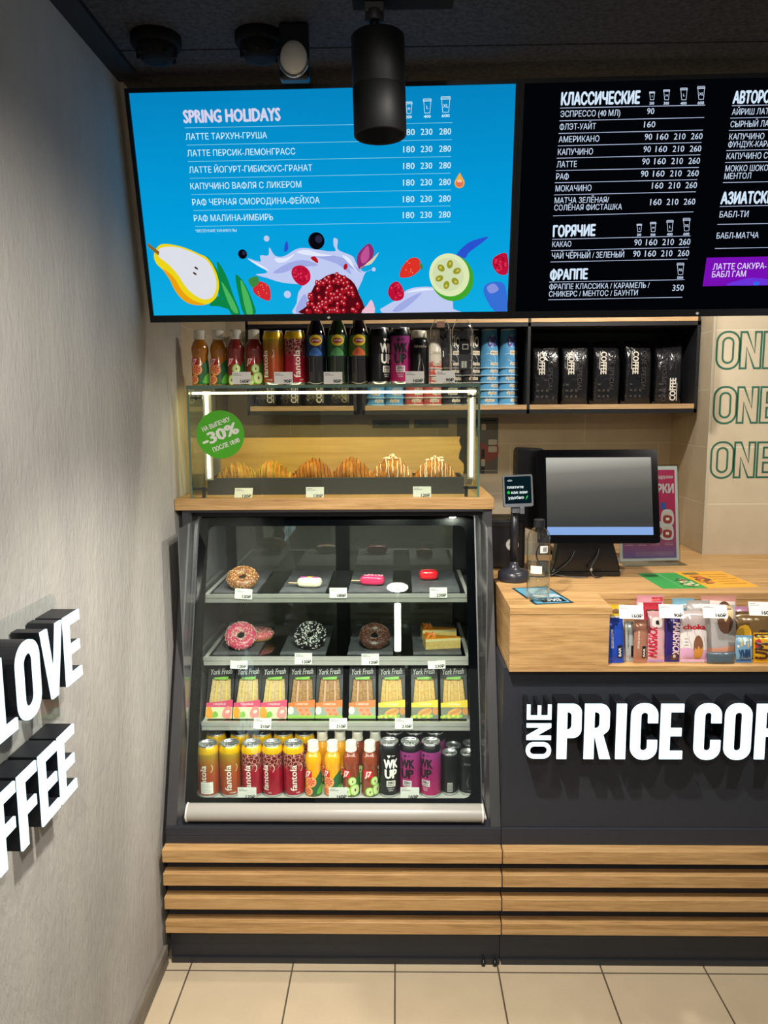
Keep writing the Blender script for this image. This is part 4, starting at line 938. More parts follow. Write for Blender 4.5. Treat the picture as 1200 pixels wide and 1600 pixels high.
def squarewater(label, variant, group=None):
    """square-shouldered water bottle"""
    t = thing('water_bottle', label, 'bottle', group=group); n = 4; b = MB(); vs = []
    ring = []
    for r, z in ((0.028, 0), (0.032, 0.005), (0.032, 0.165), (0.020, 0.196), (0.014, 0.205), (0.0135, 0.214)):
        ring.append((rrect(-r, -r, r, r, r * (0.28 if z < 0.18 else 0.95), 4), z))
    k = len(ring[0][0])
    for lp, z in ring: b.v += [(x, y, z) for x, y in lp]
    for j in range(len(ring) - 1):
        for i in range(k): b.f.append((j * k + i, j * k + (i + 1) % k, (j + 1) * k + (i + 1) % k, (j + 1) * k + i)); b.mi.append(0); b.sm.append(True)
    build('bottle', b, PET, t)
    build('cap', MB().lathe([(0.0150, 0.212), (0.0150, 0.230), (0.0135, 0.231)], 24), mt('#D8D8D4', 0.4), t)
    a = MB()
    if variant:
        a.flat(rrect(-0.012, 0.045, 0.023, 0.130, 0.001, 1), FS, 0.0326, 0); a.flat(rrect(-0.002, 0.105, 0.017, 0.122, 0, 1), FS, 0.0330, 1); a.flat(rrect(0.001, 0.108, 0.014, 0.119, 0, 1), FS, 0.0332, 0)
        a.flat(rrect(-0.004, 0.050, 0.003, 0.070, 0, 1), FS, 0.0330, 1); a.flat(rrect(0.005, 0.050, 0.012, 0.070, 0, 1), FS, 0.0330, 1)
        cols = [mt('#101216', 0.4), mt('#B9BBB6', 0.4)]
    else:
        a.flat(rrect(-0.012, 0.172, 0.012, 0.190, 0.001, 1), FS, 0.0326, 1); a.text('ONE', FS, w=0.032, h=0.013, bold=0.04, al='c', y=0.126, x=0.004, d=0.0326, m=0); a.text('PRICE', FS, h=0.009, bold=0.03, x=0.026, y=0.062, rot=PI / 2, d=0.0326, m=0)
        cols = [mt('#34383A', 0.4), mt('#B08A78', 0.4)]
    build('label', a, cols, t)
    return t
def sportbottle(label):
    t = thing('energy_drink_bottle', label, 'bottle'); P_ = [(0.024, 0.0), (0.029, 0.004), (0.030, 0.014), (0.030, 0.128), (0.027, 0.138), (0.019, 0.143)]; rf = prof_r(P_)
    build('bottle', MB().lathe(P_, 32), mt('#0E0F13', 0.3, 0.3), t); build('cap', MB().lathe([(0.021, 0.142), (0.022, 0.145), (0.0215, 0.163), (0.019, 0.165)], 28), mt('#CFC8B4', 0.45), t)
    a = MB(); a.wraptext('Adrenaline', rf, a=0.002, z=0.112, w=0.042, h=0.0095, shear=0.25)
    for s in (-1, 1): a.wrappoly([(0.004 + s * 0.0008, 0.085), (0.004 + s * 0.009, 0.05), (0.004 + s * 0.011, 0.02), (0.004 + s * 0.0098, 0.02), (0.004 + s * 0.0075, 0.05)], rf, 0, 0.0006)
    build('lettering', a, mt('#C9BFA8', 0.3, 0.5), t)
    return t
def put(o, x, y, z, rz=0.0): o.location = (x, y, z); o.rotation_euler = (0, 0, rz); return o

# --- front row on the showcase deck
yd, zd = 2.243, ZD
GF = 'drinks in the front row on the showcase deck'; GB = 'drinks in the second row on the showcase deck'
xs = (-0.591, -0.524, -0.455, -0.391, -0.325, -0.264, -0.204, -0.146, -0.088, -0.028, 0.037, 0.101, 0.160, 0.217)
d0 = put(fantola('orange', 'orange soda can with a white paper sticker, leftmost on the showcase deck', 0.0, True, GF), xs[0], yd - .005, zd)
d1 = put(fantola('orange', 'orange soda can without a sticker in the front row of the showcase deck', 0.009, False, GF), xs[1], yd, zd)
d2 = put(fantola('cola', 'dark red soda can next to the orange cans in the front row', 0.0, False, GF), xs[2], yd, zd)
d3 = dup(d2, (xs[3], yd, zd), 'dark red soda can in the middle of the three dark red cans in front', (0, 0, -0.30))
d4 = dup(d2, (xs[4], yd, zd), 'dark red soda can touching the orange juice bottle in the front row', (0, 0, 0.38))
d5 = put(juice('orange', 'orange juice bottle with white cap beside the dark red soda can, front row', -0.004, GF), xs[5], yd, zd)
d6 = dup(d5, (xs[6], yd, zd), 'orange juice bottle with white cap beside the brown apple juice bottle, front row', (0, 0, -0.2))
d7 = put(juice('apple', 'brown apple juice bottle with white cap beside the orange juice bottle, front row', -0.004, GF), xs[7], yd, zd)
d8 = dup(d7, (xs[8], yd, zd), 'brown apple juice bottle with white cap beside the black energy drink can, front row', (0, 0, 0.45))
d9 = put(wkup('black', 'black energy drink can with big white letters in the front row of the deck', 0.006, GF), xs[9], yd, zd)
d10 = put(wkup('pink', 'magenta energy drink can beside the black lettered can in the front row', -0.010, GF), xs[10], yd, zd)
d11 = dup(d10, (xs[11], yd, zd), 'magenta energy drink can beside the small black slim can in the front row', (0, 0, -0.25))
d12 = put(slimcan('small black slim can showing its grey barcode in the front row', 0, True, GF), xs[12], yd + .01, zd)
d13 = put(slimcan('small black slim can showing silver lettering at the right end of the front row', 0.004, False, GF), xs[13], yd + .01, zd)
for src, x, lab in ((d1, -0.585, 'orange soda can directly behind the can with the paper sticker'), (d1, -0.508, 'orange soda can directly behind the front can without a sticker'), (d2, -0.437, 'dark red soda can behind the first dark red can of the deck'), (d2, -0.368, 'dark red soda can behind the middle dark red can of the deck'), (d2, -0.300, 'dark red soda can behind the can that touches the orange juice'),
                    (d5, -0.243, 'orange juice bottle standing behind the first front orange juice bottle'), (d5, -0.186, 'orange juice bottle standing behind the second front orange juice bottle'), (d7, -0.130, 'brown apple juice bottle standing behind the first front apple juice bottle'), (d7, -0.073, 'brown apple juice bottle standing behind the second front apple juice bottle'),
                    (d9, -0.012, 'black energy drink can standing behind the front black lettered can'), (d10, 0.053, 'magenta energy drink can behind the first front magenta can'), (d10, 0.118, 'magenta energy drink can behind the second front magenta can'), (d13, 0.175, 'small black slim can standing behind the can with the barcode'), (d13, 0.231, 'small black slim can standing behind the right-end slim can')):
    o = dup(src, (x, yd + (0.078 if abs(x) > .2 or x < .15 else 0.062), zd), lab, (0, 0, 0.15)); o['group'] = GB

# --- row on top of the pastry case
zt, yt = GT + 0.009, 2.41; GTOP = 'drinks standing on the glass top of the pastry case'
put(juice('orange_shaded', 'orange juice bottle at the left end of the row on the pastry case', -0.002, GTOP), -0.613, yt, zt)
put(juice('orange_shaded', 'orange juice bottle second from the left on the pastry case', -0.002, GTOP), -0.557, yt + .01, zt)
o = put(juice('apple_shaded', 'red apple juice bottle next to the orange juice on the pastry case', -0.002, GTOP), -0.500, yt, zt)
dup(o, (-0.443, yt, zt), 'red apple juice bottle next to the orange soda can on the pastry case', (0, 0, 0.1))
put(fantola('orange', 'orange soda can standing on top of the pastry case', -0.006, False, GTOP), -0.383, yt, zt, -0.25)
put(fantola('cola', 'red soda can standing on top of the pastry case beside an orange can', 0.008, False, GTOP), -0.316, yt, zt, 0.35)
put(tea('iced tea bottle with dark blue label on top of the pastry case', '#16315E', '#3A6EC0', '#0D0E14', GTOP), -0.250, yt, zt)
put(tea('iced tea bottle with green label on top of the pastry case', '#2E5E36', '#57A060', '#16240F', GTOP), -0.183, yt, zt)
put(tea('iced tea bottle with green and peach label on top of the pastry case', '#44631F', '#E06A3A', '#140D10', GTOP), -0.117, yt, zt)
put(wkup('black', 'black energy drink can on top of the pastry case between tea and magenta can', 0.012, GTOP), -0.053, yt, zt, 0.4)
put(wkup('pink', 'bright magenta energy drink can on top of the pastry case', 0.0, GTOP), 0.012, yt, zt)
put(sportbottle('black energy drink bottle with cream cap on top of the pastry case'), 0.071, yt, zt)['group'] = GTOP
put(squarewater('clear square water bottle without dark label on top of the pastry case', 0, GTOP), 0.135, yt + .005, zt)
put(squarewater('clear square water bottle with black label at the right end of the pastry case', 1, GTOP), 0.203, yt + .005, zt)

# ------------------------------------------------------------------ sandwiches on the lowest shelf
def bread(c1, c2):
    g = NG('bread_crumb', 0.8, spec=0.2); g.col(g.ramp(g.noise(g.map((1, 1, 0.6)), 160, 4, 0.7), [(0.3, c2), (0.7, c1)])); g.bump(g.noise(g.map(), 300, 3), 0.5, 0.001); return g.m
BRW, BRB, BRY = bread('#E6CFA0', '#C69E62'), bread('#C9A070', '#8E5F38'), bread('#EBCB86', '#CF9A50')
KIND = {'pink': (BRW, '#D94A72', '#E6C868', ('#E59A2E', '#7DB23A', '#E88A84', '#E8D4C0')), 'orange': (BRB, '#E8752E', '#D6A98A', ('#ECE2CC', '#EE8A62', '#E0694A', '#8CB840')), 'yellow': (BRY, '#F0CF1A', '#E2C07A', ('#D99A4E', '#C9823C', '#8FBF3A', '#D8C64A'))}
def sandwich(kind, label, group):
    """triangular sandwich pack leaning back; local origin at the front bottom edge"""
    br, band, fill, pic = KIND[kind]
    t = thing('sandwich_pack', label, 'sandwich', group=group)
    W, L, wt = 0.043, 0.172, 0.031
    A = Matrix.Rotation(math.radians(-27), 4, 'X'); FA = A @ FR((0, 0, 0))
    side = [(0.0, 0.0), (0.066, 0.0), (0.024, L), (0.0, L)]            # depth, along
    m = MB()
    for s in (-1, 1): m.prism([(d, h) for d, h in side], -0.0006, 0.0006, A @ FR((s * (W - 0.0006), 0, 0), (0, 1, 0), (0, 0, 1)))
    m.box(-W, W, 0.0645, 0.0655, 0.0, 0.004, M=A).add([A @ Vector(q) for q in ((-W, 0.066, 0), (W, 0.066, 0), (W, 0.024, L), (-W, 0.024, L))], [(0, 3, 2, 1)]).box(-W, W, 0, 0.066, -0.0006, 0.0, M=A)
    build('tray', m, mt('#1A1B1C', 0.3), t)
    f = MB()
    lay = [(-1, -.58, 0), (-.58, -.34, 1), (-.34, .02, 0), (.02, .40, 0), (.40, .62, 1), (.62, 1, 0)]
    for i, (a, b, mm) in enumerate(lay):
        top = 0.128 if mm == 0 else 0.124; y0 = 0.006 if mm == 0 else 0.008
        w0, w1 = W * .93, wt * .98
        vv = []
        for z, w in ((0.010, w0), (top, w1)):
            for y in (y0, 0.058 - 0.30 * z): vv += [(a * w + .0001, y, z), (b * w - .0001, y, z)]
        f.add([A @ Vector(q) for q in vv], [(0, 1, 5, 4), (2, 6, 7, 3), (0, 4, 6, 2), (1, 3, 7, 5), (4, 5, 7, 6), (0, 2, 3, 1)], mm)
    build('sandwich_filling', f, [br, mt(fill, 0.7)], t, bevel=0.0006)
    c = MB(); c.flat(rrect(-W, 0.128, W, L, 0.002, 2), FA, 0.0012, 0); c.flat([(-W, 0.004), (-W * .96, 0.004), (-wt, 0.13), (-W, 0.13)], FA, 0.0012, 0); c.flat([(W, 0.004), (W, 0.13), (wt, 0.13), (W * .96, 0.004)], FA, 0.0012, 0)
    c.flat([(-0.022, 0.124), (0.022, 0.124), (0.024, 0.134), (-0.024, 0.130)], FA, 0.0016, 1)
    card = build('top_card', c, [mt('#121414', 0.4), mt('#7CBB3A', 0.4)], t)
    build('lettering', MB().text('York Fresh', FA, w=0.070, h=0.018, bold=0.022, al='c', shear=0.28, y=0.141, d=0.002, rot=0.05), mt('#F4F5F2', 0.4), card)
    l = MB(); l.flat([(-W, 0.0), (W, 0.0), (W, 0.060), (0, 0.054), (-W, 0.050)], FA, 0.0018, 0); l.flat([(-W, 0.0), (W, 0.0), (W, 0.036), (-W, 0.036)], FA, 0.0021, 1)
    rnd = random.Random(hash(kind) % 7 + 3); rnd = random.Random({'pink': 3, 'orange': 5, 'yellow': 8}[kind])
    if kind == 'pink':
        l.flat(smooth2d([(-.040, .004), (-.018, .004), (-.022, .026), (-.032, .038), (-.041, .030)]), FA, .0024, 2); l.flat(smooth2d([(-.020, .004), (-.002, .008), (-.008, .022), (-.018, .020)]), FA, .0026, 3)
        l.flat(smooth2d([(.012, .006), (.038, .002), (.041, .030), (.028, .040), (.014, .028)]), FA, .0024, 4); l.flat(ell(.028, .022, .007, .005, rot=.5), FA, .0027, 5)
    elif kind == 'orange':
        l.flat(ell(-.034, .026, .0095, .012), FA, .0024, 2)
        for x, y in ((-.004, .028), (.016, .028), (.004, .015), (.022, .014)): l.flat(ell(x, y, .0105, .008, rot=x * 30), FA, .0024 + abs(x) * .01, 3); l.flat(ell(x + .001, y - .001, .005, .0035), FA, .0030 + abs(x) * .01, 4)
        for k in range(9): l.flat(ell(-.038 + .0095 * k, .006, .0065, .0055), FA, .0027 + k * 1e-5, 5)
    else:
        l.flat(ell(.0, .019, .024, .0125, rot=.35), FA, .0024, 2)
        for k in range(7): l.flat(ell(-.014 + .005 * k, .014 + .0022 * k, .0022, .008, rot=-.5), FA, .0026 + k * 1e-5, 3)
        l.flat(ell(.034, .024, .009, .012), FA, .0024, 3)
        for k in range(9): l.flat(ell(-.040 + .0075 * k, .0055 + (k % 3) * .0015, .006, .005), FA, .0029 + k * 1e-5, 4 + (k % 2))
    cols = [mt(band, 0.4), mt({'pink': '#D8DDB0', 'orange': '#8E9A8E', 'yellow': '#6F7260'}[kind], 0.4)] + [mt(q, 0.45) for q in pic]
    lb = build('label', l, cols, t)
    build('lettering', MB().text({'pink': 'С ИНДЕЙКОЙ', 'orange': 'С КРЕВЕТКОЙ', 'yellow': 'С КУРИЦЕЙ'}[kind], FA, w=0.040, h=0.0058, al='c', y=0.0425, d=0.0023, bold=0.01), WHT, lb)
    build('film', MB().flat([(-W, 0.05), (W, 0.05), (wt, 0.135), (-wt, 0.135)], FA, 0.0006), FILM, t)
    return t
ys = 2.330; GS = 'sandwich packs on the lowest showcase shelf'
sx = (-0.577, -0.488, -0.401, -0.311, -0.222, -0.115, -0.020, 0.086, 0.181)
for k, (kd, place) in enumerate((('pink', 'leftmost pack on the shelf'), ('pink', 'middle of the three pink labelled packs'), ('pink', 'next to an orange labelled pack'))):
    if k == 0: s0 = put(sandwich(kd, 'sandwich pack with pink label, ' + place, GS), sx[k], ys, Z3 + .001)
    else: dup(s0, (sx[k], ys, Z3 + .001), 'sandwich pack with pink label, ' + place)
for k, place in enumerate(('next to a pink labelled pack', 'middle of the three orange labelled packs', 'next to a yellow labelled pack')):
    if k == 0: s0 = put(sandwich('orange', 'sandwich pack with orange label, ' + place, GS), sx[3 + k], ys, Z3 + .001)
    else: dup(s0, (sx[3 + k], ys, Z3 + .001), 'sandwich pack with orange label, ' + place)
for k, place in enumerate(('next to an orange labelled pack', 'middle of the three yellow labelled packs', 'rightmost pack on the shelf')):
    if k == 0: s0 = put(sandwich('yellow', 'sandwich pack with yellow label, ' + place, GS), sx[6 + k], ys, Z3 + .001)
    else: dup(s0, (sx[6 + k], ys, Z3 + .001), 'sandwich pack with yellow label, ' + place)

# ------------------------------------------------------------------ slate plates
g = NG('rough_slate', 0.6, spec=0.4); g.col(g.ramp(g.noise(g.map(), 25, 6), [(0.3, '#45474A'), (0.7, '#606265')])); g.bump(g.noise(g.map(), 60, 6, 0.65), 0.6, 0.004); SLATE = g.m
def slate(label, x0, x1, y0, y1, z):
    rnd = random.Random(int((x0 + z) * 1000)); p = []
    for (a, b), (c, d) in zip(((x0, y0), (x1, y0), (x1, y1), (x0, y1)), ((x1, y0), (x1, y1), (x0, y1), (x0, y0))):
        for k in range(9): p.append((a + (c - a) * k / 9 + rnd.uniform(-.0012, .0012) - (x0 + x1) / 2, b + (d - b) * k / 9 + rnd.uniform(-.0012, .0012) - (y0 + y1) / 2))
    o = build('slate_plate', MB().prism(p, 0, 0.005, FR((0, 0, 0), (1, 0, 0), (0, 1, 0))), SLATE, bevel=0.0008, seg=1)
    o.location = ((x0 + x1) / 2, (y0 + y1) / 2, z); return tag(o, label, 'plate', 'slate plates in the showcase')
zs1, zs2 = Z1 + .006, Z2 + .006
slate('black slate plate under the sprinkled brown doughnut on the top shelf', -0.598, -0.457, 2.405, 2.74, Z1 + .001)
slate('black slate plate under the white ice-cream shaped cake on the top shelf', -0.382, -0.233, 2.405, 2.74, Z1 + .001)
slate('black slate plate under the pink ice-cream shaped cake on the top shelf', -0.160, -0.015, 2.405, 2.74, Z1 + .001)
slate('black slate plate under the red cake on the top shelf', 0.048, 0.202, 2.405, 2.74, Z1 + .001)
slate('black slate plate under the two pink doughnuts on the middle shelf', -0.598, -0.452, 2.375, 2.70, Z2 + .001)
slate('black slate plate under the black and white doughnut on the middle shelf', -0.382, -0.233, 2.375, 2.70, Z2 + .001)
slate('black slate plate under the chocolate doughnut on the middle shelf', -0.162, -0.015, 2.375, 2.70, Z2 + .001)
slate('black slate plate under the cake slices on the middle shelf', 0.050, 0.207, 2.375, 2.70, Z2 + .001)

# ------------------------------------------------------------------ doughnuts
DOUGH = bread('#D9A45E', '#B87C3A')
def donut(label, icing, sprinkle, loc, tilt, rz=0.0, n=170, sz=(0.0045, 0.0013), R=0.032, r=0.0185, seed=1, dense=False):
    t = thing('doughnut', label, 'doughnut', loc, (math.radians(tilt), 0, rz), 'doughnuts in the showcase')
    # origin at the doughnut's underside middle; centre of the ring is r*.86 up
    h = r * .86; nu, nv = 40, 18
    def P(u, v, rr): return Vector(((R + rr * math.cos(v)) * math.cos(u), (R + rr * math.cos(v)) * math.sin(u), h + rr * .86 * math.sin(v)))
    b = MB(); o = []
    b.v = [tuple(P(2 * PI * i / nu, 2 * PI * j / nv, r)) for i in range(nu) for j in range(nv)]
    for i in range(nu):
        for j in range(nv): b.f.append((i * nv + j, ((i + 1) % nu) * nv + j, ((i + 1) % nu) * nv + (j + 1) % nv, i * nv + (j + 1) % nv)); b.mi.append(0); b.sm.append(True)
    build('dough_ring', b, DOUGH, t)
    rnd = random.Random(seed); c = MB(); nj = 11; w = [rnd.uniform(-.22, .22) for _ in range(nu)]
    w = [(w[i - 1] + w[i] * 2 + w[(i + 1) % nu]) / 4 for i in range(nu)]
    for i in range(nu):
        for j in range(nj + 1):
            f = j / nj; v = (-0.15 + w[i]) + f * (PI + 0.3 - w[i] * 0.3); rr = r + 0.0018 * (math.sin(PI * f) ** 0.35 if 0 < f < 1 else 0)
            c.v.append(tuple(P(2 * PI * i / nu, v, rr)))
    for i in range(nu):
        for j in range(nj): c.f.append((i * (nj + 1) + j, ((i + 1) % nu) * (nj + 1) + j, ((i + 1) % nu) * (nj + 1) + j + 1, i * (nj + 1) + j + 1)); c.mi.append(0); c.sm.append(True)
    ic = build('icing', c, mt(icing, 0.35, spec=0.5), t)
    s = MB()
    for k in range(n):
        u, v = rnd.uniform(0, 2 * PI), rnd.uniform(0.05, PI - 0.25); p = P(u, v, r + 0.0022); q = P(u, v, r + 0.01)
        M = Matrix.Translation(p) @ (q - p).to_track_quat('Z', 'Y').to_matrix().to_4x4() @ Matrix.Rotation(rnd.uniform(0, PI), 4, 'Z')
        a, b_ = sz[0] * rnd.uniform(.6, 1.1) / 2, sz[1] * rnd.uniform(.8, 1.2) / 2
        s.box(-a, a, -b_, b_, -b_, b_, k % len(sprinkle), M)
    tag(build('sprinkles', s, [mt(q, 0.4) for q in sprinkle], ic), kind='stuff')
    return t
def place_tilted(x, y, z, tilt):
    """origin so that a doughnut turned up by tilt rests its front rim at height z"""
    r = .0185; R = .032; h = r * .86; a = math.radians(tilt)
    # lowest point of the outer ring tube
    low = min(math.sin(a) * ((R + r * math.cos(v)) * s) + math.cos(a) * (h + r * .86 * math.sin(v)) for s in (-1, 1) for v in [2 * PI * k / 72 for k in range(72)])
    return (x, y, z - low)
donut('doughnut covered with brown nut crumbs on the top shelf', '#7A4A26', ('#C79A5E', '#8C5A2E', '#E4C48E', '#B06A50'), place_tilted(-0.514, 2.470, zs1, 30), 30, 0.1, 420, (0.004, 0.0022), seed=2)
donut('pink iced doughnut tilted up at the front of the middle shelf', '#DE4E6E', ('#F6EFE6', '#F2B5A8', '#F7E6C8'), place_tilted(-0.522, 2.452, zs2, 44), 44, 0.15, 300, (0.0042, 0.0018), seed=3)
donut('pink iced doughnut lying half hidden behind the tilted pink one', '#E56A72', ('#F6EFE6', '#F2B5A8'), (-0.478, 2.535, zs2), 0, 0.4, 260, (0.0042, 0.0018), seed=4)
donut('black iced doughnut with white crumbs on the middle shelf', '#121214', ('#DCDAD4', '#E8E6E0', '#1A1A1C', '#101012'), place_tilted(-0.289, 2.462, zs2, 42), 42, -0.1, 420, (0.006, 0.003), seed=5)
donut('chocolate doughnut with fine brown sprinkles on the middle shelf', '#4A2C22', ('#8A685C', '#9C7C70', '#6A4A40'), place_tilted(-0.078, 2.462, zs2, 34), 34, 0.1, 420, (0.0036, 0.0014), seed=6)

# ------------------------------------------------------------------ ice-cream shaped cakes and cake slices
def popcake(label, col, loc, rz, deco=None):
    t = thing('ice_cream_cake', label, 'cake', loc, (0, 0, rz), 'ice-cream shaped cakes on the top shelf')
    b = MB().blob((0, 0, 0.0165), 0.041, 0.0215, 0.0165, 32, 16, e=0.55, ez=0.6); build('glazed_body', b, mt(col, 0.22, spec=0.6, coat=0.6), t)
    build('wooden_stick', MB().box(-0.072, -0.036, -0.0045, 0.0045, 0.011, 0.0135), mt('#D9B98A', 0.6), t, bevel=0.001)
    if deco == 'drops':
        d = MB()
        for i, (x, y, rx, ry) in enumerate(((-.018, -.002, .015, .009), (.004, .001, .017, .008), (.018, -.003, .013, .009))):
            d.blob((x, y, .0325), rx, ry, .0022, 14, 6, m=i % 2)
        build('icing_patch', d, [mt('#E0539A', 0.3), mt('#F2C81C', 0.3)], t)
    elif deco == 'crumbs':
        rnd = random.Random(4); d = MB()
        for k in range(90):
            a = rnd.uniform(-.03, .036); d.blob((a, rnd.uniform(-.012, .012), .0328), .0012, .0012, .0010, 6, 4)
        tag(build('crumbs', d, mt('#F2A0B4', 0.6), t), kind='stuff')
    return t
popcake('white ice-cream shaped cake with pink and yellow icing on the top shelf', '#EFE6CC', (-0.292, 2.475, zs1), -0.12, 'drops')
popcake('pink ice-cream shaped cake with wooden stick on the top shelf', '#D93463', (-0.084, 2.505, zs1), -0.16, 'crumbs')
o = thing('glazed_cake', 'shiny red oval glazed cake on the top shelf', 'cake', (0.108, 2.585, zs1))
build('glazed_body', MB().blob((0, 0, 0.0175), 0.033, 0.024, 0.0175, 32, 16, e=0.6, ez=0.6), mt('#E3202C', 0.12, spec=0.6, coat=0.9), o)
SPONGE = bread('#EBD08C', '#D8B05A')
def slice_(label, loc, rz, fancy=True):
    t = thing('cake_slice', label, 'cake', loc, (0, 0, rz), 'cake slices on the middle shelf'); w = [(-.062, -.010), (.055, -.006), (.055, .004), (-.062, .046)]
    FD = FR((0, 0, 0), (1, 0, 0), (0, 1, 0)); b = MB()
    b.prism(w, 0.0, 0.012, FD, 0).prism(w, 0.0125, 0.026, FD, 0).prism([(a * .99, c) for a, c in w], 0.012, 0.0125, FD, 1).prism(w, 0.026, 0.034, FD, 2)
    build('sponge_layers', b, [SPONGE, mt('#C98E30', 0.5), mt('#EBD9A0', 0.6)], t)
    build('glaze', MB().prism(w, 0.034, 0.037, FD), mt('#E8921C', 0.2, coat=0.7), t, bevel=0.001)
    if fancy:
        d = MB(); rnd = random.Random(8)
        for k in range(16):
            M = Matrix.Translation((rnd.uniform(-.055, -.025), rnd.uniform(-.004, .03), .040)) @ Matrix.Rotation(rnd.uniform(-.9, .9), 4, 'Y') @ Matrix.Rotation(rnd.uniform(-.8, .8), 4, 'X')
            d.box(-.0025, .0025, -.0012, .0012, -.004, .012, k % 2, M)
        build('candied_peel', d, [mt('#EE7A1E', 0.3), mt('#F3B060', 0.3)], t)
    return t
slice_('layered cake slice with orange glaze at the front of the middle shelf', (0.152, 2.435, zs2), 0.12)
slice_('layered cake slice with orange glaze half hidden behind the other slice', (0.146, 2.535, zs2), 0.10)

# ------------------------------------------------------------------ croissants
g = NG('baked_crust', 0.4, spec=0.4); v = g.map(); g.col(g.ramp(g.noise(v, 35, 5, 0.6), [(0.25, '#8A4A16'), (0.5, '#C47F2E'), (0.75, '#E0AB5A')])); g.bump(g.noise(v, 90, 4), 0.4, 0.003); CRUST = g.m
def croissant(label, topping, loc, rz, L=0.073, R=0.035, seed=0):
    t = thing('croissant', label, 'croissant', loc, (0, 0, rz), 'croissants in the black pastry tray')
    def S(s, ph, ex=0.0):
        a = abs(s); env = (1 - a ** 1.6) ** 0.78 if a < 1 else 0; k = (a * 3.6 + 0.12 * math.sin(ph)) % 1.0
        r = R * env * (0.80 + 0.30 * (1 - k) ** 1.2) + 0.004 + ex
        y = 0.030 * s * s; z = max(r * math.sin(ph) * 1.0, -0.55 * r) + 0.55 * (R * 0.9 * env)
        return Vector((s * L, y + r * math.cos(ph), z))
    nu, nv = 72, 20; b = MB()
    for i in range(nu + 1):
        for j in range(nv): b.v.append(tuple(S(-1 + 2 * i / nu, 2 * PI * j / nv)))
    for i in range(nu):
        for j in range(nv): b.f.append((i * nv + j, i * nv + (j + 1) % nv, (i + 1) * nv + (j + 1) % nv, (i + 1) * nv + j)); b.mi.append(0); b.sm.append(True)
    b.f += [tuple(range(nv))[::-1], tuple(nu * nv + j for j in range(nv))]; b.mi += [0, 0]; b.sm += [False, False]
    build('crust', b, CRUST, t)
    rnd = random.Random(seed); d = MB()
    if topping == 'white':
        for k in range(9):
            s0 = -0.66 + k * 0.165 + rnd.uniform(-.05, .05); p1 = PI * rnd.uniform(0.95, 1.25)
            pts = [S(s0 + .02 * math.sin(q * 4 + k), PI * .32 + (p1 - PI * .32) * q / 10, 0.0006) for q in range(11)]
            w = rnd.uniform(.0018, .0034)
            d.tube(pts, [w * (1.15 - 0.5 * math.sin(q / 10 * PI)) for q in range(11)], 6)
        for k in range(14):
            p = S(rnd.uniform(-.35, .35), PI * rnd.uniform(.38, .62), 0.001); d.blob(p, rnd.uniform(.005, .010), rnd.uniform(.005, .009), .0035, 10, 6)
        col = '#F3ECDC'
    else:
        for k in range(11):
            s0 = -0.80 + k * 0.155 + rnd.uniform(-.015, .015); sk = 0.16
            pts = [S(max(-.97, min(.97, s0 + sk * (q / 12 - .5) + .012 * math.sin(q * 2 + k))), PI * .22 + PI * .98 * q / 12, 0.0004) for q in range(13)]
            d.tube(pts, rnd.uniform(.0009, .0014), 5)
        col = {'green': '#B4C436', 'choc': '#4A2A12'}[topping]
    build('icing_drizzle', d, mt(col, 0.35), t)
    return t
for k, (px, tp, lab, rz) in enumerate(((371, 'green', 'croissant with green drizzle at the left end of the black tray', 0.25), (424, 'green', 'croissant with green drizzle next to a chocolate drizzled one', -0.15), (490, 'choc', 'croissant with chocolate drizzle next to a green drizzled one', 0.1), (549, 'choc', 'croissant with chocolate drizzle next to a white iced one', -0.1), (613, 'white', 'croissant with white icing next to a chocolate drizzled one', 0.06), (680, 'white', 'croissant with white icing at the right end of the black tray', -0.05))):
    x = at(px, 735, y=2.49).x; croissant(lab, tp, (x, 2.495, 1.3685), rz, R=(0.040, 0.043, 0.049, 0.050, 0.053, 0.049)[k], seed=k)

# ------------------------------------------------------------------ price tags
def price(label, px, py, Y, text, lean=14, w=0.056, h=0.036, rz=0.0, roll=0.0):
    """small white tag; px,py the middle of its foot in the photograph"""
    p = at(px, py, y=Y); t = thing('price_tag', label, 'price tag', (p.x, Y, p.z), (math.radians(-lean), roll, rz), 'white price tags')
    build('card', MB().box(-w / 2, w / 2, -0.0006, 0.0, 0, h), PAPER, t)
    a = MB(); a.text(text, FS, h=0.0095, bold=0.035, al='r', x=w / 2 - 0.003, y=0.0035, d=0.0009, xs=1.05); build('price', a, INK, t)
    b = MB()
    for k, l in enumerate((0.016, 0.026)): b.flat(rrect(-w / 2 + 0.003, h - 0.006 - k * 0.0042, -w / 2 + 0.003 + l, h - 0.0045 - k * 0.0042, 0, 1), FS, 0.0008)
    build('fine_print', b, INKGREY, t)
    return t
R_ = '₽'
for a in ((377.5, 600, 2.3225, '160', 'in front of the red apple juice on the pastry case'), (443, 600, 2.3225, '90', 'in front of the soda cans on the pastry case'), (520.5, 600, 2.3225, '90', 'in front of the green tea bottle on the pastry case'), (648, 599, 2.3225, '160', 'in front of the black bottle with cream cap'), (696, 598, 2.3225, '90', 'in front of the square water bottles')):
    price('price tag reading ' + a[3] + ' ' + a[4], *a[:3], a[3] + R_, 4)
price('price tag tilted against the black tray below the green drizzled croissants', 380, 779, 2.345, '120' + R_, 30)
price('price tag reading 120 below the chocolate drizzled croissants', 492, 779, 2.345, '120' + R_, 14)
price('price tag reading 120 below the white iced croissants', 659.5, 778, 2.345, '120' + R_, 14)
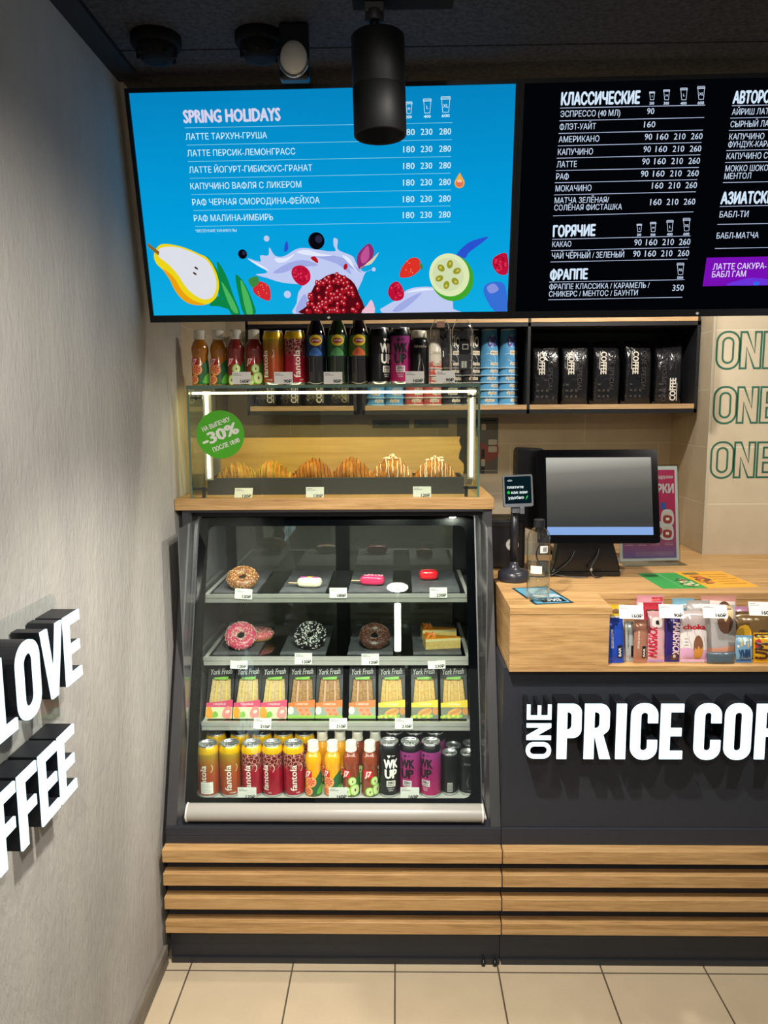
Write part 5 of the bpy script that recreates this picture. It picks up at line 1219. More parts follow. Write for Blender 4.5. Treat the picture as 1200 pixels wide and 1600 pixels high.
for a in ((380, 936, 2.379, '120', 'under the brown crumbed doughnut', .06), (528.5, 934.5, 2.379, '180', 'between the white and pink ice-cream cakes', 0), (685, 934, 2.379, '230', 'under the red glazed cake', 0)):
    price('price tag reading ' + a[3] + ' ' + a[4], *a[:3], a[3] + R_, 10, h=0.033, roll=a[5])
for a in ((373, 1045, 2.345, '120', 'under the pink doughnuts', .05), (474, 1038, 2.345, '120', 'under the black and white doughnut', 0), (578.5, 1039, 2.345, '120', 'under the chocolate doughnut', 0), (682.5, 1045, 2.345, '230', 'under the cake slices', -.04)):
    price('price tag reading ' + a[3] + ' ' + a[4], *a[:3], a[3] + R_, 10, h=0.036, roll=a[5])
for a in ((409.5, 1139, 2.291, '210', 'under the pink labelled sandwiches', .06), (528.5, 1139, 2.291, '210', 'under the orange labelled sandwiches', 0), (631, 1139, 2.291, '210', 'under the yellow labelled sandwiches', 0)):
    price('price tag reading ' + a[3] + ' ' + a[4], *a[:3], a[3] + R_, 12, h=0.034, roll=a[5])
for a in ((386, 1249, 2.140, '120', 'low before the dark red soda cans'), (528.5, 1249, 2.140, '160', 'low before the juice bottles'), (640.5, 1249, 2.140, '160', 'low before the magenta energy drink cans')):
    price('price tag reading ' + a[3] + ' ' + a[4], *a[:3], a[3] + R_, 8)

# ------------------------------------------------------------------ black wall shelves behind the counter
def wall_shelf(name, label, x0, x1, divs):
    t = thing(name, label, 'shelf', ((x0 + x1) / 2, 3.0, 1.582)); y0, y1 = 2.85, 3.128; b = MB()
    for x in (x0, x1 - 0.010): b.box(x, x + 0.010, y0, y1, 1.582, 1.936)
    for x in divs: b.box(x, x + 0.010, y0, y1, 1.582, 1.936)
    b.box(x0, x1, y0, y1, 1.582, 1.597).box(x0, x1, y0, y1, 1.898, 1.912)
    build('frame', b, BLACKM, t, world=True)
    build('back_panel', MB().box(x0, x1, y1 - 0.006, y1, 1.597, 1.898), mt('#1D1E20', 0.5), t, world=True)
    xs = [x0] + list(divs) + [x1 - 0.010]
    for a, c in zip(xs, xs[1:]):
        build('oak_board', MB().box(a + 0.0105, c - 0.0005, y0 - 0.002, y1 - 0.007, 1.5975, 1.615), SHELFWOOD, t, world=True)
        build('oak_board', MB().box(a + 0.0105, c - 0.0005, y0 - 0.002, y1 - 0.007, 1.9125, 1.933), SHELFWOOD, t, world=True)
    return t
wall_shelf('wall_shelf', 'black and oak wall shelf seen through the pastry case on the left', -0.555, -0.150, ())
wall_shelf('wall_shelf', 'wide black and oak wall shelf with paper cups and coffee bags', -0.128, 1.104, (0.480,))
ZW = 1.6152
# coffee bags
g = NG('crinkled_black_foil', 0.24, spec=0.6); g.b.inputs['Base Color'].default_value = lin('#121215'); g.bump(g.noise(g.map((1, 1, .6)), 26, 3, 0.5, 1.2), 0.55, 0.012); POUCH = g.m
def bag(label, x, rz=0.0, flip=False, rx=0.0, z=ZW, y=2.955, W=0.050):
    t = thing('coffee_bag', label, 'coffee bag', (x, y, z), (rx, 0, rz), 'black coffee bags on the wall shelves'); D, H = 0.031, 0.236
    b = MB(); nu = 28; levels = [(0, .90, .80), (.03, 1, 1), (.12, 1.0, 1.0), (.45, 1.02, 1.03), (.70, 1.0, .95), (.80, .98, .72), (.87, .97, .40), (.92, .97, .10), (1.0, .97, .05)]
    rnd = random.Random(int(x * 1000)); k = 0
    for f, sx, sy in levels:
        for q in rrect(-W * sx, -D * sy, W * sx, D * sy, min(W, D) * .45 * sy, nu // 4 - 1):
            w = 0.0016 * math.sin(q[0] * 160 + f * 23 + x * 31) + 0.0014 * math.sin(q[0] * 70 - f * 40); b.v.append((q[0], q[1] + w, f * H + 0.003 * math.sin(q[0] * 90 + x * 20) * (f > .9)))
        k = len(b.v) // (levels.index((f, sx, sy)) + 1)
    for j in range(len(levels) - 1):
        for i in range(k): b.f.append((j * k + i, j * k + (i + 1) % k, (j + 1) * k + (i + 1) % k, (j + 1) * k + i)); b.mi.append(0); b.sm.append(True)
    b.f += [tuple(range(k))[::-1], tuple((len(levels) - 1) * k + i for i in range(k))]; b.mi += [0, 0]; b.sm += [False, False]
    build('pouch', b, POUCH, t)
    F = FR((0, -D - 0.0044, 0)); a = MB(); s = -1 if flip else 1
    r = PI / 2 if flip else -PI / 2
    T = lambda body, x_, y_, m, **kw: a.text(body, F, x=x_ * s, y=H * .44 + (y_ - H * .44) * s, rot=r, m=m, **kw)
    T('COFFEE', -0.026, 0.196, 0, w=0.085, h=0.0215, bold=0.05); 
    a.line(F, -0.030 * s, H * .44 + (0.196 - H * .44) * s, -0.030 * s, H * .44 + (0.13 - H * .44) * s, 0.0022, 0, 0)
    T('ONE SPECIAL', 0.008, 0.198, 1, w=0.150, h=0.017, bold=0.01)
    for k in range(7): a.flat(ell(-0.030 + (k % 3) * 0.017, 0.030 + (k // 3) * 0.022, 0.006, 0.004, 14, k), F, 0, 1)
    build('print', a, [mt('#D8D2C6', 0.5), mt('#3A3634', 0.5)], t)
    return t
for px, lab in ((850, 'black coffee bag standing next to the shelf divider'), (895, 'black coffee bag second from the shelf divider'), (943, 'black coffee bag in the middle of the five in full view'), (992, 'black coffee bag beside the bag with upward lettering')):
    bag(lab, at(px, 632, y=2.955).x, rz=0.05 if px > 900 else -0.04)
bag('black coffee bag with lettering running upward beside the tiled pillar', at(1040, 632, y=2.955).x, rz=-0.12, flip=True)
for px, lab in ((418, 'black coffee bag farthest from the paper cups behind the pastry case glass'), (455, 'black coffee bag third from the paper cups behind the pastry case glass'), (494, 'black coffee bag second from the paper cups behind the pastry case glass'), (533, 'black coffee bag nearest the paper cups behind the pastry case glass')):
    bag(lab, at(px, 640, y=2.955).x, rz=0.0, W=0.042, flip=True)
# paper cups, stacked rim down
def cup_proto(label, body, ink, band, txt, rimc, group):
    t = thing('paper_cup', label, 'cup', group=group); H = 0.146
    pr = [(0.0395, 0.0, 1), (0.0402, 0.002, 1), (0.0395, 0.0045, 0), (0.0378, 0.0045, 0), (0.0300, H - .004, 2), (0.0296, H, 2), (0.0282, H, 2), (0.0282, H - .006, 2), (0.0, H - .006)]
    rf = lambda z: 0.0378 + (0.0300 - 0.0378) * (z - .0045) / (H - .0085)
    build('cup', MB().lathe(pr, 32, cap=False), [body, rimc, mt('#DDD6C8', 0.6)], t)
    a = MB()
    if txt: a.wraptext(txt, rf, a=0.006, z=0.082, w=0.040, h=0.036, bold=0.05, m=0)
    a.wrappoly(rrect(-0.004, 0.050, 0.034, 0.066, 0.001, 1), rf, 1); a.wraptext('WITH LOVE', rf, a=0.015, z=0.055, w=0.030, h=0.006, m=2, eps=0.001)
    a.wrappoly(rrect(-0.004, 0.012, 0.032, 0.022, 0.001, 1), rf, 1); a.wraptext('COFFEE', rf, a=0.014, z=0.0145, w=0.026, h=0.005, m=2, eps=0.001)
    def cur(cx, cz, r, a0, a1):
        n = 10; o_ = [(cx + r * math.cos(a0 + (a1 - a0) * k / n), cz + r * math.sin(a0 + (a1 - a0) * k / n)) for k in range(n + 1)]; i_ = [(cx + (r - .0013) * math.cos(a0 + (a1 - a0) * k / n), cz + (r - .0013) * math.sin(a0 + (a1 - a0) * k / n)) for k in range(n + 1)][::-1]
        a.wrappoly(o_ + i_, rf, 3, 0.0006)
    cur(-0.008, 0.030, 0.026, -.6, 2.2); cur(-0.014, 0.010, 0.022, -.2, 1.6); cur(0.02, 0.10, 0.028, 2.0, 4.2)
    build('print', a, [ink, band, mt('#4A3A30', 0.6), mt('#DCE6EA', 0.5)], t)
    return t
CREAM = mt('#D9CCB0', 0.6); GC_ = 'paper cups stacked on the wall shelf'
CB = cup_proto('blue paper cup', mt('#4C8DB6', 0.55), mt('#5A2A80', 0.5), CREAM, 'OO', mt('#9CC3DA', 0.5), GC_)
CK = cup_proto('black paper cup', mt('#17181B', 0.5), mt('#D5D0C4', 0.5), CREAM, 'ЛO', mt('#8F8F8B', 0.5), GC_)
CRD = cup_proto('red and white paper cup', gradmat('floral_cup_print', [(0.0, '#A8362E'), (0.14, '#B8483C'), (0.20, '#E0D3C0'), (0.9, '#E0D3C0')], 0.146, 0.55, 0.0, 0.30), mt('#A8362E', 0.5), CREAM, '', mt('#D9CFC0', 0.5), GC_)
order = ['uppermost', 'second from the top', 'third from the top', 'fourth from the top', 'fifth from the top', 'lowest']
for px, src, nm, where in ((587, CB, 'blue paper cup', 'in stack beside the coffee bags'), (616, CB, 'blue paper cup', 'in stack beside the red-white cups'), (647, CRD, 'red-white paper cup', 'in stack beside the blue cups'), (675, CRD, 'red-white paper cup', 'in stack beside the black cups'), (706, CK, 'black paper cup', 'in stack beside the red-white cups'), (735, CK, 'black paper cup', 'in stack beside the blue cups'), (763, CB, 'blue paper cup', 'in stack beside the black cups'), (793, CB, 'blue paper cup', 'in stack beside the shelf divider')):
    x = at(px, 633, y=2.95).x
    for k in range(6):
        lab = nm + ', ' + order[5 - k] + ' ' + where; loc = (x, 2.95, ZW + k * 0.0272); rz = (k * 1.7 + px) % 0.7 - 0.35 if k < 5 else (0.15 if px != 587 else 0)
        if not src.get('used'): src['used'] = 1; src.location = loc; src.rotation_euler = (0, 0, rz); src['label'] = lab
        else: d = dup(src, loc, lab, (0, 0, rz))
for o in bpy.data.objects:
    if 'used' in o: del o['used']
wc = None
for px, lab in ((845, 'white paper cup on the shelf top nearest the divider'), (893, 'white paper cup second on the shelf top above the coffee bags'), (940, 'white paper cup third on the shelf top above the coffee bags'), (977, 'white paper cup fourth on the shelf top above the coffee bags'), (1015, 'white paper cup fifth on the shelf top above the coffee bags'), (1060, 'white paper cup on the shelf top at the far right end'), (636, 'white paper cup on the shelf top above the red and white cups'), (750, 'white paper cup on the shelf top above the blue cups')):
    x = at(px, 495, y=2.93).x
    if wc is None:
        wc = thing('paper_cup', lab, 'cup', (x, 2.93, 1.9332), group='white paper cups on top of the wall shelf')
        build('cup', MB().lathe([(0.0, 0.004), (0.0265, 0.004), (0.0270, 0.0), (0.0282, 0.0), (0.037, 0.105), (0.0385, 0.106), (0.0385, 0.109), (0.0360, 0.109), (0.0275, 0.005)], 32, cap=False), mt('#E2DED4', 0.5), wc)
        build('rim_band', MB().lathe([(0.0368, 0.098), (0.0378, 0.104)], 32, cap=False), mt('#C9C4B8', 0.5), wc)
    else: dup(wc, (x, 2.93, 1.9332), lab)
# wall notices
q = thing('wall_notice', 'grey and red notice with white blocks on the tiled wall beside the pastry case', 'notice', (0.345, 3.1295, 1.337))
build('sheet', MB().box(-0.10, 0.068, -0.001, 0.0, 0, 0.228), mt('#5E5B56', 0.5), q)
a = MB(); a.flat(smooth2d([(-.04, .09), (0.0, .13), (.03, .11), (.066, .12), (.066, .07), (.02, .05), (-.03, .06)], 3), FS, .0014, 0)
for x0, z0, x1, z1 in ((.028, .118, .064, .140), (.028, .088, .064, .112), (.0, .178, .018, .204), (.0, .030, .016, .060)): a.flat(rrect(x0, z0, x1, z1, .005, 3), FS, .0018, 1)
a.flat(rrect(0.0, .0, .014, .10, 0, 1), FS, .0016, 2); a.flat(rrect(.002, .012, .066, .0135, 0, 1), FS, .0018, 1); a.flat(rrect(.006, .214, .06, .219, 0, 1), FS, .0016, 2)
build('print', a, [mt('#8E463C', 0.5), mt('#B9B2A6', 0.5), mt('#1C1A1A', 0.5)], q)
for x0, x1, lab in ((-0.10, 0.05, 'left grey strip notice under the wall shelf seen through the pastry case'), (0.07, 0.21, 'right grey strip notice under the wall shelf seen through the pastry case')):
    q = thing('strip_notice', lab, 'notice', (x0, 3.1295, 1.525)); build('sheet', MB().box(0, x1 - x0, -0.001, 0, 0, 0.034), mt('#5C5F5A', 0.5), q)
    build('print', MB().flat(rrect(0.02, 0.010, 0.075, 0.022, 0, 1), FS, 0.0014), mt('#34523F', 0.5), q)

# ------------------------------------------------------------------ till, card reader and things on the counter
ZT = 1.07
t = thing('till_monitor', 'black touch screen till on a dark stand on the oak counter', 'till', (0.60, 2.44, ZT), (0, 0, math.radians(-1.0)))
FMb = Matrix.Translation((0.035, -0.075, 0.111)) @ Matrix.Rotation(math.radians(-13.5), 4, 'X'); FM = FMb @ FR((0, 0, 0))
build('monitor_shell', MB().prism(rrect(-0.188, 0, 0.188, 0.297, 0.008), -0.032, 0.0, FM), mt('#0D0E10', 0.25), t, bevel=0.003)
build('bezel', MB().prism(rrect(-0.188, 0, 0.188, 0.297, 0.008), 0.0, 0.002, FM, holes=[rrect(-0.162, 0.026, 0.168, 0.272, 0.001, 1)[::-1]]), mt('#07080A', 0.12), t)
g = NG('till_view_falloff'); n = g.n; n.remove(g.b); e = n.new('ShaderNodeEmission'); o = g.sep('Generated')
g.link(g.ramp(g.math('ADD', o[2], g.math('MULTIPLY', o[0], -0.10)), [(0.02, '#484846'), (0.45, '#62615B'), (0.75, '#8E8B82'), (0.95, '#CFCCC0')]), e.inputs[0]); e.inputs[1].default_value = 0.80; g.link(e.outputs[0], n['Material Output'].inputs[0])  # brightness falloff from the viewing angle is put into the screen colour
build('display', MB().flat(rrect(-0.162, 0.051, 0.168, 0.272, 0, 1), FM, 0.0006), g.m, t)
build('task_bar', MB().flat(rrect(-0.162, 0.026, 0.168, 0.051, 0, 1), FM, 0.0006), em('#8FB4EE', 0.9), t)
build('stand', MB().prism([(-0.125, 0), (0.105, 0), (0.112, 0.022), (0.080, 0.13), (-0.085, 0.13), (-0.100, 0.022)], 0.0, 0.065, FR((0.0, 0.02, 0))).box(-0.04, 0.08, 0.02, 0.10, 0.11, 0.26), mt('#0C0D0F', 0.22), t, bevel=0.006)
build('foot', MB().prism(rrect(-0.128, -0.055, 0.112, 0.13, 0.012), 0, 0.014, FR((0, 0, 0), (1, 0, 0), (0, 1, 0))), mt('#101113', 0.2), t, bevel=0.004)
build('rear_housing', MB().prism([(-0.215, 0.155), (-0.12, 0.115), (-0.12, 0.400), (-0.206, 0.405), (-0.212, 0.39)], -0.02, 0.05, FR((0, 0.105, 0))), mt('#0F1012', 0.2), t, bevel=0.008)
for k, pts in enumerate((((-0.02, -0.03, 0.12), (-0.045, -0.05, 0.06), (-0.09, -0.062, 0.018), (-0.135, -0.075, 0.004), (-0.20, -0.06, 0.004)), ((0.05, -0.03, 0.12), (0.035, -0.055, 0.07), (0.012, -0.07, 0.028), (0.02, -0.095, 0.006), (0.06, -0.08, 0.012)), ((-0.12, 0.02, 0.12), (-0.15, -0.01, 0.06), (-0.12, -0.05, 0.014), (-0.06, -0.078, 0.005), (0.0, -0.085, 0.005)))):
    sm = [Vector(p) for p in pts]; cur = []
    for i in range(len(sm) - 1):
        p0, p1, p2, p3 = sm[max(i - 1, 0)], sm[i], sm[i + 1], sm[min(i + 2, len(sm) - 1)]
        for q in range(6):
            u = q / 6; cur.append(.5 * ((2 * p1) + (p2 - p0) * u + (2 * p0 - 5 * p1 + 4 * p2 - p3) * u * u + (3 * p1 - p0 - 3 * p2 + p3) * u ** 3))
    build('cable', MB().tube(cur + [sm[-1]], 0.0022, 6), mt('#17181A', 0.3), t)
build('cable_connector', MB().blob((0.012, -0.072, 0.026), 0.006, 0.006, 0.007, 10, 8), CHROME, t)

t = thing('card_reader', 'card payment reader with small lit screen on a black pole and round foot', 'card reader', (0.362, 2.335, ZT))
build('foot', MB().lathe([(0.047, 0.0), (0.049, 0.004), (0.048, 0.026), (0.040, 0.033), (0.022, 0.037), (0.016, 0.046), (0.0125, 0.06)], 40), mt('#2B2C33', 0.3), t)
build('pole', MB().lathe([(0.0125, 0.055), (0.0115, 0.25)], 28), mt('#24252B', 0.3), t)
RM = Matrix.Translation((0.006, -0.040, 0.236)) @ Matrix.Rotation(math.radians(-8), 4, 'X') @ Matrix.Rotation(math.radians(-2), 4, 'Y'); RFm = RM @ FR((0, 0, 0))
build('reader_case', MB().prism(rrect(-0.045, 0, 0.045, 0.097, 0.006), -0.018, 0.0, RFm), mt('#70757C', 0.35, 0.4), t, bevel=0.003)
d = build('display', MB().flat(rrect(-0.040, 0.010, 0.040, 0.092, 0.003, 3), RFm, 0.0004), em('#0C1F26', 0.8), t)
a = MB(); a.text('платите', RFm, w=0.050, h=0.0085, bold=0.03, x=-0.033, y=0.056, d=0.0008); a.text('как вам', RFm, w=0.049, h=0.0085, bold=0.03, x=-0.021, y=0.040, d=0.0008); a.text('удобно', RFm, w=0.048, h=0.0085, bold=0.03, x=-0.031, y=0.024, d=0.0008)
a.flat(ell(-0.029, 0.044, 0.0045), RFm, 0.0008, 1); a.flat([(0.022, 0.020), (0.028, 0.027), (0.030, 0.034), (0.024, 0.031)], RFm, 0.0008, 1); a.flat(ell(-0.024, 0.080, 0.008, 0.003), RFm, 0.0008, 2)
build('lettering', a, [em('#E8F4F6', 1.0), em('#35C84B', 0.9), em('#A8B8BC', 0.7)], d)
build('bracket', MB().box(-0.012, 0.014, -0.030, 0.0, 0.215, 0.26).box(0.010, 0.024, -0.042, -0.036, 0.214, 0.236), mt('#7B7F86', 0.35, 0.5), t, bevel=0.002)

t = thing('receipt_printer', 'black receipt printer with round white sticker behind the card reader pole', 'printer', (0.37, 2.60, ZT))
build('case', MB().box(-0.07, 0.055, -0.10, 0.06, 0.0, 0.165), mt('#121316', 0.35), t, bevel=0.010, seg=3)
build('cover', MB().box(-0.068, 0.053, -0.103, -0.04, 0.140, 0.166), mt('#1B1C20', 0.3), t, bevel=0.006)
st = build('round_sticker', MB().lathe([(0.021, 0.0), (0.021, 0.0008)], 32, M=Matrix.Translation((0.012, -0.1005, 0.083)) @ Matrix.Rotation(PI / 2, 4, 'X')), mt('#D8D6D0', 0.5), t)
build('lettering', MB().text('УЦЕНК', FR((0.012, -0.1018, 0.079)), w=0.026, h=0.008, bold=0.03, al='c').flat(ell(0, 0.004, 0.0195, n=36), FR((0.012, -0.1016, 0.079)), 0, 0, holes=[ell(0, 0.004, 0.0188, n=36)[::-1]]), mt('#55565A', 0.5), st)

# half-full water bottle
t = thing('water_bottle', 'half full clear water bottle with black cap standing on the oak counter', 'bottle', (0.392, 2.085, ZT + 0.0008)); W_ = [(0.022, 0.002), (0.028, 0.0), (0.0315, 0.010), (0.032, 0.03), (0.032, 0.172), (0.029, 0.186), (0.022, 0.198), (0.0135, 0.205), (0.0135, 0.209)]
build('bottle', MB().lathe(W_, 40, cap=False).lathe([(0.0, 0.008), (0.012, 0.006), (0.022, 0.002)], 40, cap=False), PET, t)
w = build('water', MB().lathe([(0.018, 0.006), (0.0270, 0.003), (0.0305, 0.011), (0.0310, 0.03), (0.0310, 0.108), (0.0, 0.108)], 40, cap=False), WATER, t)
build('cap', MB().lathe([(0.0150, 0.206), (0.0152, 0.209), (0.0148, 0.226), (0.013, 0.228)], 32, smooth=False), mt('#15161A', 0.4), t)
rf = lambda z: 0.032
a = MB(); a.wrappoly(rrect(-0.002, 0.138, 0.021, 0.158, 0.001, 1), rf, 0, 0.0005); a.wrappoly(rrect(0.005, 0.142, 0.016, 0.154, 0, 1), rf, 1, 0.0009)
a.wrappoly(rrect(-0.028, 0.080, 0.004, 0.102, 0.001, 1), rf, 0, 0.0005); build('paper_sticker', a, [mt('#DDDAD2', 0.5), mt('#8A8A88', 0.5)], t)
# flyer under the bottle
def sheet(name, label, cat, corners, z, cols, draw, th=0.0005):
    p = [at(a, b, z=z) for a, b in corners]; o = p[3]; t = thing(name, label, cat, (o.x, o.y, z)); ux = (p[2] - p[3]); uy = (p[0] - p[3]); F = FR((0, 0, 0), ux, uy); w, h = ux.length, uy.length
    build('sheet', MB().prism([(0, 0), (w, 0), (w, h), (0, h)], 0, th, F), cols[0], t)
    a = MB(); draw(a, F, w, h); build('print', a, cols[1:], t); return t
def d1_(a, F, w, h):
    e = .0009
    a.flat(rrect(w * .06, h * .04, w * .94, h * .96, .004, 3), F, e, 0); a.flat(rrect(w * .25, h * .08, w * .88, h * .30, .002, 2), F, e + .0002, 1); a.text('ПРИЗ', F, w=w * .45, h=h * .12, bold=.04, x=w * .34, y=h * .13, d=e + .0004, m=2)
    a.flat(rrect(w * .25, h * .36, w * .9, h * .52, .002, 2), F, e + .0002, 2); a.flat(smooth2d([(w * .3, h * .6), (w * .7, h * .58), (w * .8, h * .85), (w * .4, h * .9)]), F, e + .0002, 3)
sheet('flyer', 'blue flyer lying under the half full water bottle', 'flyer', [(838, 919), (877, 919), (897, 942), (836, 945)], ZT, [mt('#12303E', 0.3), mt('#5E9DB6', 0.35), mt('#10151C', 0.3), mt('#D8E4E8', 0.3), mt('#A9C6CE', 0.3)], d1_, 0.0006)
def dish(a, F, w, h, cx, cy, rx, ry, e, ms, seed):
    rnd = random.Random(seed)
    for k in range(34):
        t_, r_ = rnd.uniform(0, 2 * PI), rnd.uniform(0, 1) ** .5
        a.flat(ell(w * (cx + rx * r_ * math.cos(t_)), h * (cy + ry * r_ * math.sin(t_)), w * rnd.uniform(.02, .05), h * rnd.uniform(.03, .07), 9, t_), F, e + k * 1e-5, ms[k % len(ms)])
def d2_(a, F, w, h):
    e = .0009; a.flat(rrect(w * .46, h * .06, w * .47, h * .94, 0, 1), F, e, 0); dish(a, F, w, h, .76, .36, .17, .26, e + .0002, (1, 1, 2, 3, 0), 3); a.flat(rrect(w * .08, h * .78, w * .40, h * .9, .001, 1), F, e, 3)
sheet('leaflet', 'green leaflet with dish picture lying on the oak counter', 'leaflet', [(1000, 896), (1078, 894), (1106, 919), (1036, 920)], ZT, [mt('#2E9A4A', 0.35), mt('#9CD8A0', 0.4), mt('#D8C8A0', 0.4), mt('#5A2E1C', 0.4), mt('#1E6A34', 0.4)], d2_)
def d3_(a, F, w, h):
    e = .0009; dish(a, F, w, h, .23, .48, .13, .24, e, (0, 3, 2, 0), 5); a.flat(rrect(w * .1, h * .8, w * .4, h * .93, .001, 1), F, e, 1)
    for k in range(5): a.flat(rrect(w * .45, h * (.2 + .14 * k), w * (.92 - .08 * (k % 2)), h * (.24 + .14 * k), 0, 1), F, e, 2)
sheet('leaflet', 'orange yellow leaflet beside the green leaflet on the oak counter', 'leaflet', [(1079, 894), (1154, 892), (1188, 917), (1107, 919)], ZT, [mt('#E8A82A', 0.35), mt('#5A3A22', 0.4), mt('#7A6A3A', 0.4), mt('#C98A1E', 0.4), mt('#D8604A', 0.4)], d3_)

# pink poster in a clear stand
PM = Matrix.Translation((0.0, 0.0, 0.006)) @ Matrix.Rotation(math.radians(-9), 4, 'X'); F = PM @ FR((0, 0, 0))
t = thing('poster_stand', 'pink drinks poster in a clear acrylic stand behind the till', 'poster stand', (0.872, 2.60, ZT), (0, 0, 0.08))
W, H = 0.206, 0.325; X0 = -0.103
build('acrylic_holder', MB().prism([(X0 - .004, 0), (X0 + W + .004, 0), (X0 + W + .004, H + .008), (X0 - .004, H + .008)], 0.0014, 0.0034, F).prism([(X0 - .004, -0.06), (X0 + W + .004, -0.06), (X0 + W + .004, 0.09), (X0 - .004, 0.09)], 0.001, 0.003, FR((0, 0, 0), (1, 0, 0), (0, 1, 0))), clear_sheet('clear_acrylic_stand', '#E2E6E4', 1.0), t)
pp = build('poster', MB().prism([(X0 - .002, 0.001), (X0 + W + .002, 0.001), (X0 + W + .002, H + .003), (X0 - .002, H + .003)], -0.0006, 0.0, F), mt('#F6F0F0', 0.4), t)
g = NG('poster_pink', 0.35); o = g.sep('Generated'); g.col(g.ramp(o[2], [(0.02, '#8B6AB0'), (0.18, '#B8507E'), (0.42, '#D41A5E'), (0.9, '#DE1466')]))
a = MB(); a.flat(rrect(X0 + .008, .010, X0 + W - .008, H - .010, 0, 1), F, .0004, 0); a.text('ПОДАРКИ', F, w=.150, h=.030, bold=.05, x=X0 + W - .012, y=.235, al='r', d=.0008, m=1); a.text('Подружки', F, w=.066, h=.012, bold=.02, x=X0 + W - .014, y=.285, al='r', d=.0008, m=1, shear=.2)
for cx, cy_ in ((.064, .095), (.066, .145), (.030, .105)):
    e = .0008 + cx * .002; u = .62
    def Q(*p): return [(cx + x * u, cy_ + y * u) for x, y in p]
    a.flat(smooth2d(Q((-.032, -.03), (.028, -.034), (.036, .02), (.02, .05), (-.02, .05), (-.036, .02))), F, e, 1); a.flat(smooth2d(Q((-.022, -.02), (.018, -.024), (.024, .014), (-.022, .018))), F, e + .0003, 2); a.flat(ell(cx, cy_ + .018, .012, .005), F, e + .0003, 3); a.flat(rrect(cx - .006, cy_ - .005, cx + .006, cy_ + .004, .001, 1), F, e + .0006, 4)
a.flat(rrect(.042, .178, .062, .202, .002, 1), F, .0010, 5)
for k in range(4):
    for q in range(2): a.flat(rrect(X0 + .015 + k * .047, .060 - q * .006, X0 + .045 + k * .047, .0625 - q * .006, 0, 1), F, .0008, 6)
for k in range(4): a.flat(rrect(-.05, .030 - k * .004, .085, .0312 - k * .004, 0, 1), F, .0008, 6)
build('print', a, [g.m, mt('#F3E9EA', 0.4), mt('#B8322E', 0.4), mt('#F6D9C8', 0.4), mt('#D8D0C0', 0.4), mt('#2F5BB8', 0.4), mt('#D8A8BC', 0.4)], pp)

# ------------------------------------------------------------------ sweets in the oak tray
ZF = 0.9088
def pack(name, label, cat, px0, px1, py_top, Y, base, draw=None, cols=(), D=0.012, lean=6, roll=0.0, zfoot=ZF, group='wrapped sweets in the oak tray', rough=0.25, metal=0.15, crimp=True, py_foot=None, rz=0.0, bulge=1.0):
    """flow-wrapped pack standing on its end; extents read from the photograph at depth Y"""
    a = at(px0, 1000, y=Y); b = at(px1, 1000, y=Y); top = at((px0 + px1) / 2, py_top, y=Y).z; W = (b.x - a.x) / 2 - 0.0008
    if py_foot: zfoot = max(ZF, at((px0 + px1) / 2, py_foot, y=Y).z)
    H = top - zfoot; t = thing(name, label, cat, ((a.x + b.x) / 2, Y, zfoot), (math.radians(-lean), roll, rz), group)
    cr = min(0.010, H * .1) if crimp else 0.0
    def depth(x, z):
        u = abs(x) / W; v = (z - cr) / max(H - 2 * cr, 1e-4)
        if v <= 0 or v >= 1: return 0.0006
        return 0.0006 + D / 2 * bulge * (1 - min(u, 1) ** 3.0) ** 0.7 * (1 - abs(2 * v - 1) ** 5) ** 0.7
    nx, nz = 16, 26; m = MB(); rnd = random.Random(px0)
    for s in (-1, 1):
        o = len(m.v)
        for j in range(nz + 1):
            z = H * j / nz
            for i in range(nx + 1):
                x = -W + 2 * W * i / nx; zz_ = 0.0012 * (i % 2) * (j in (0, nz)) * crimp; wr = 0.0006 * math.sin(x * 300 + z * 90) * (cr < z < H - cr)
                pin = 1 - 0.06 * math.exp(-((min(z, H - z) - cr) / 0.006) ** 2) * crimp
                m.v.append((x * pin, s * (depth(x, z) + wr), z + zz_))
        for j in range(nz):
            for i in range(nx):
                q = (o + j * (nx + 1) + i, o + j * (nx + 1) + i + 1, o + (j + 1) * (nx + 1) + i + 1, o + (j + 1) * (nx + 1) + i); m.f.append(q if s < 0 else q[::-1]); m.mi.append(0); m.sm.append(True)
    build('wrapper', m, base if not isinstance(base, str) else mt(base, rough, metal), t, weld=True)
    if draw:
        a = MB(); fl = []
        class Dr:
            w, h = W, H
            def poly(s, pts, m=0, e=0.0007, sm=0):
                p = [(x * W, z * H) for x, z in pts]; p = smooth2d(p, 3) if sm else p; vs, fs = fill2d([p]); vs, fs = slice2d(vs, fs, 0.004, 0); vs, fs = slice2d(vs, fs, 0.006, 1)
                a.add([(x, -depth(x, z) - e, z) for x, z in vs], fs, m)
            def text(s, body, x, z, w=None, h=0.01, m=0, rot=0.0, bold=0.03, e=0.0016, al='c', shear=0.0):
                a.text(body, None, w=w, h=h, bold=bold, al=al, rot=rot, x=x * W, y=z * H, shear=shear, m=m, fn=lambda x_, z_, l_: (x_, -depth(x_, z_) - e - l_, z_))
        draw(Dr()); build('print', a, list(cols), t)
    return t
def bar(txt, small):
    def f(d):
        d.text(txt, -0.25, 0.34, w=d.h * .42, h=d.w * .26, rot=PI / 2, al='l', m=0, bold=.01); d.poly([(.2, .12), (.75, .12), (.75, .40), (.2, .40)], 1); d.text(small, .60, .15, w=d.h * .20, h=d.w * .30, rot=PI / 2, al='l', m=0, bold=.03)
    return f
PRN = (mt('#E9E4DC', 0.4), mt('#14141A', 0.4))
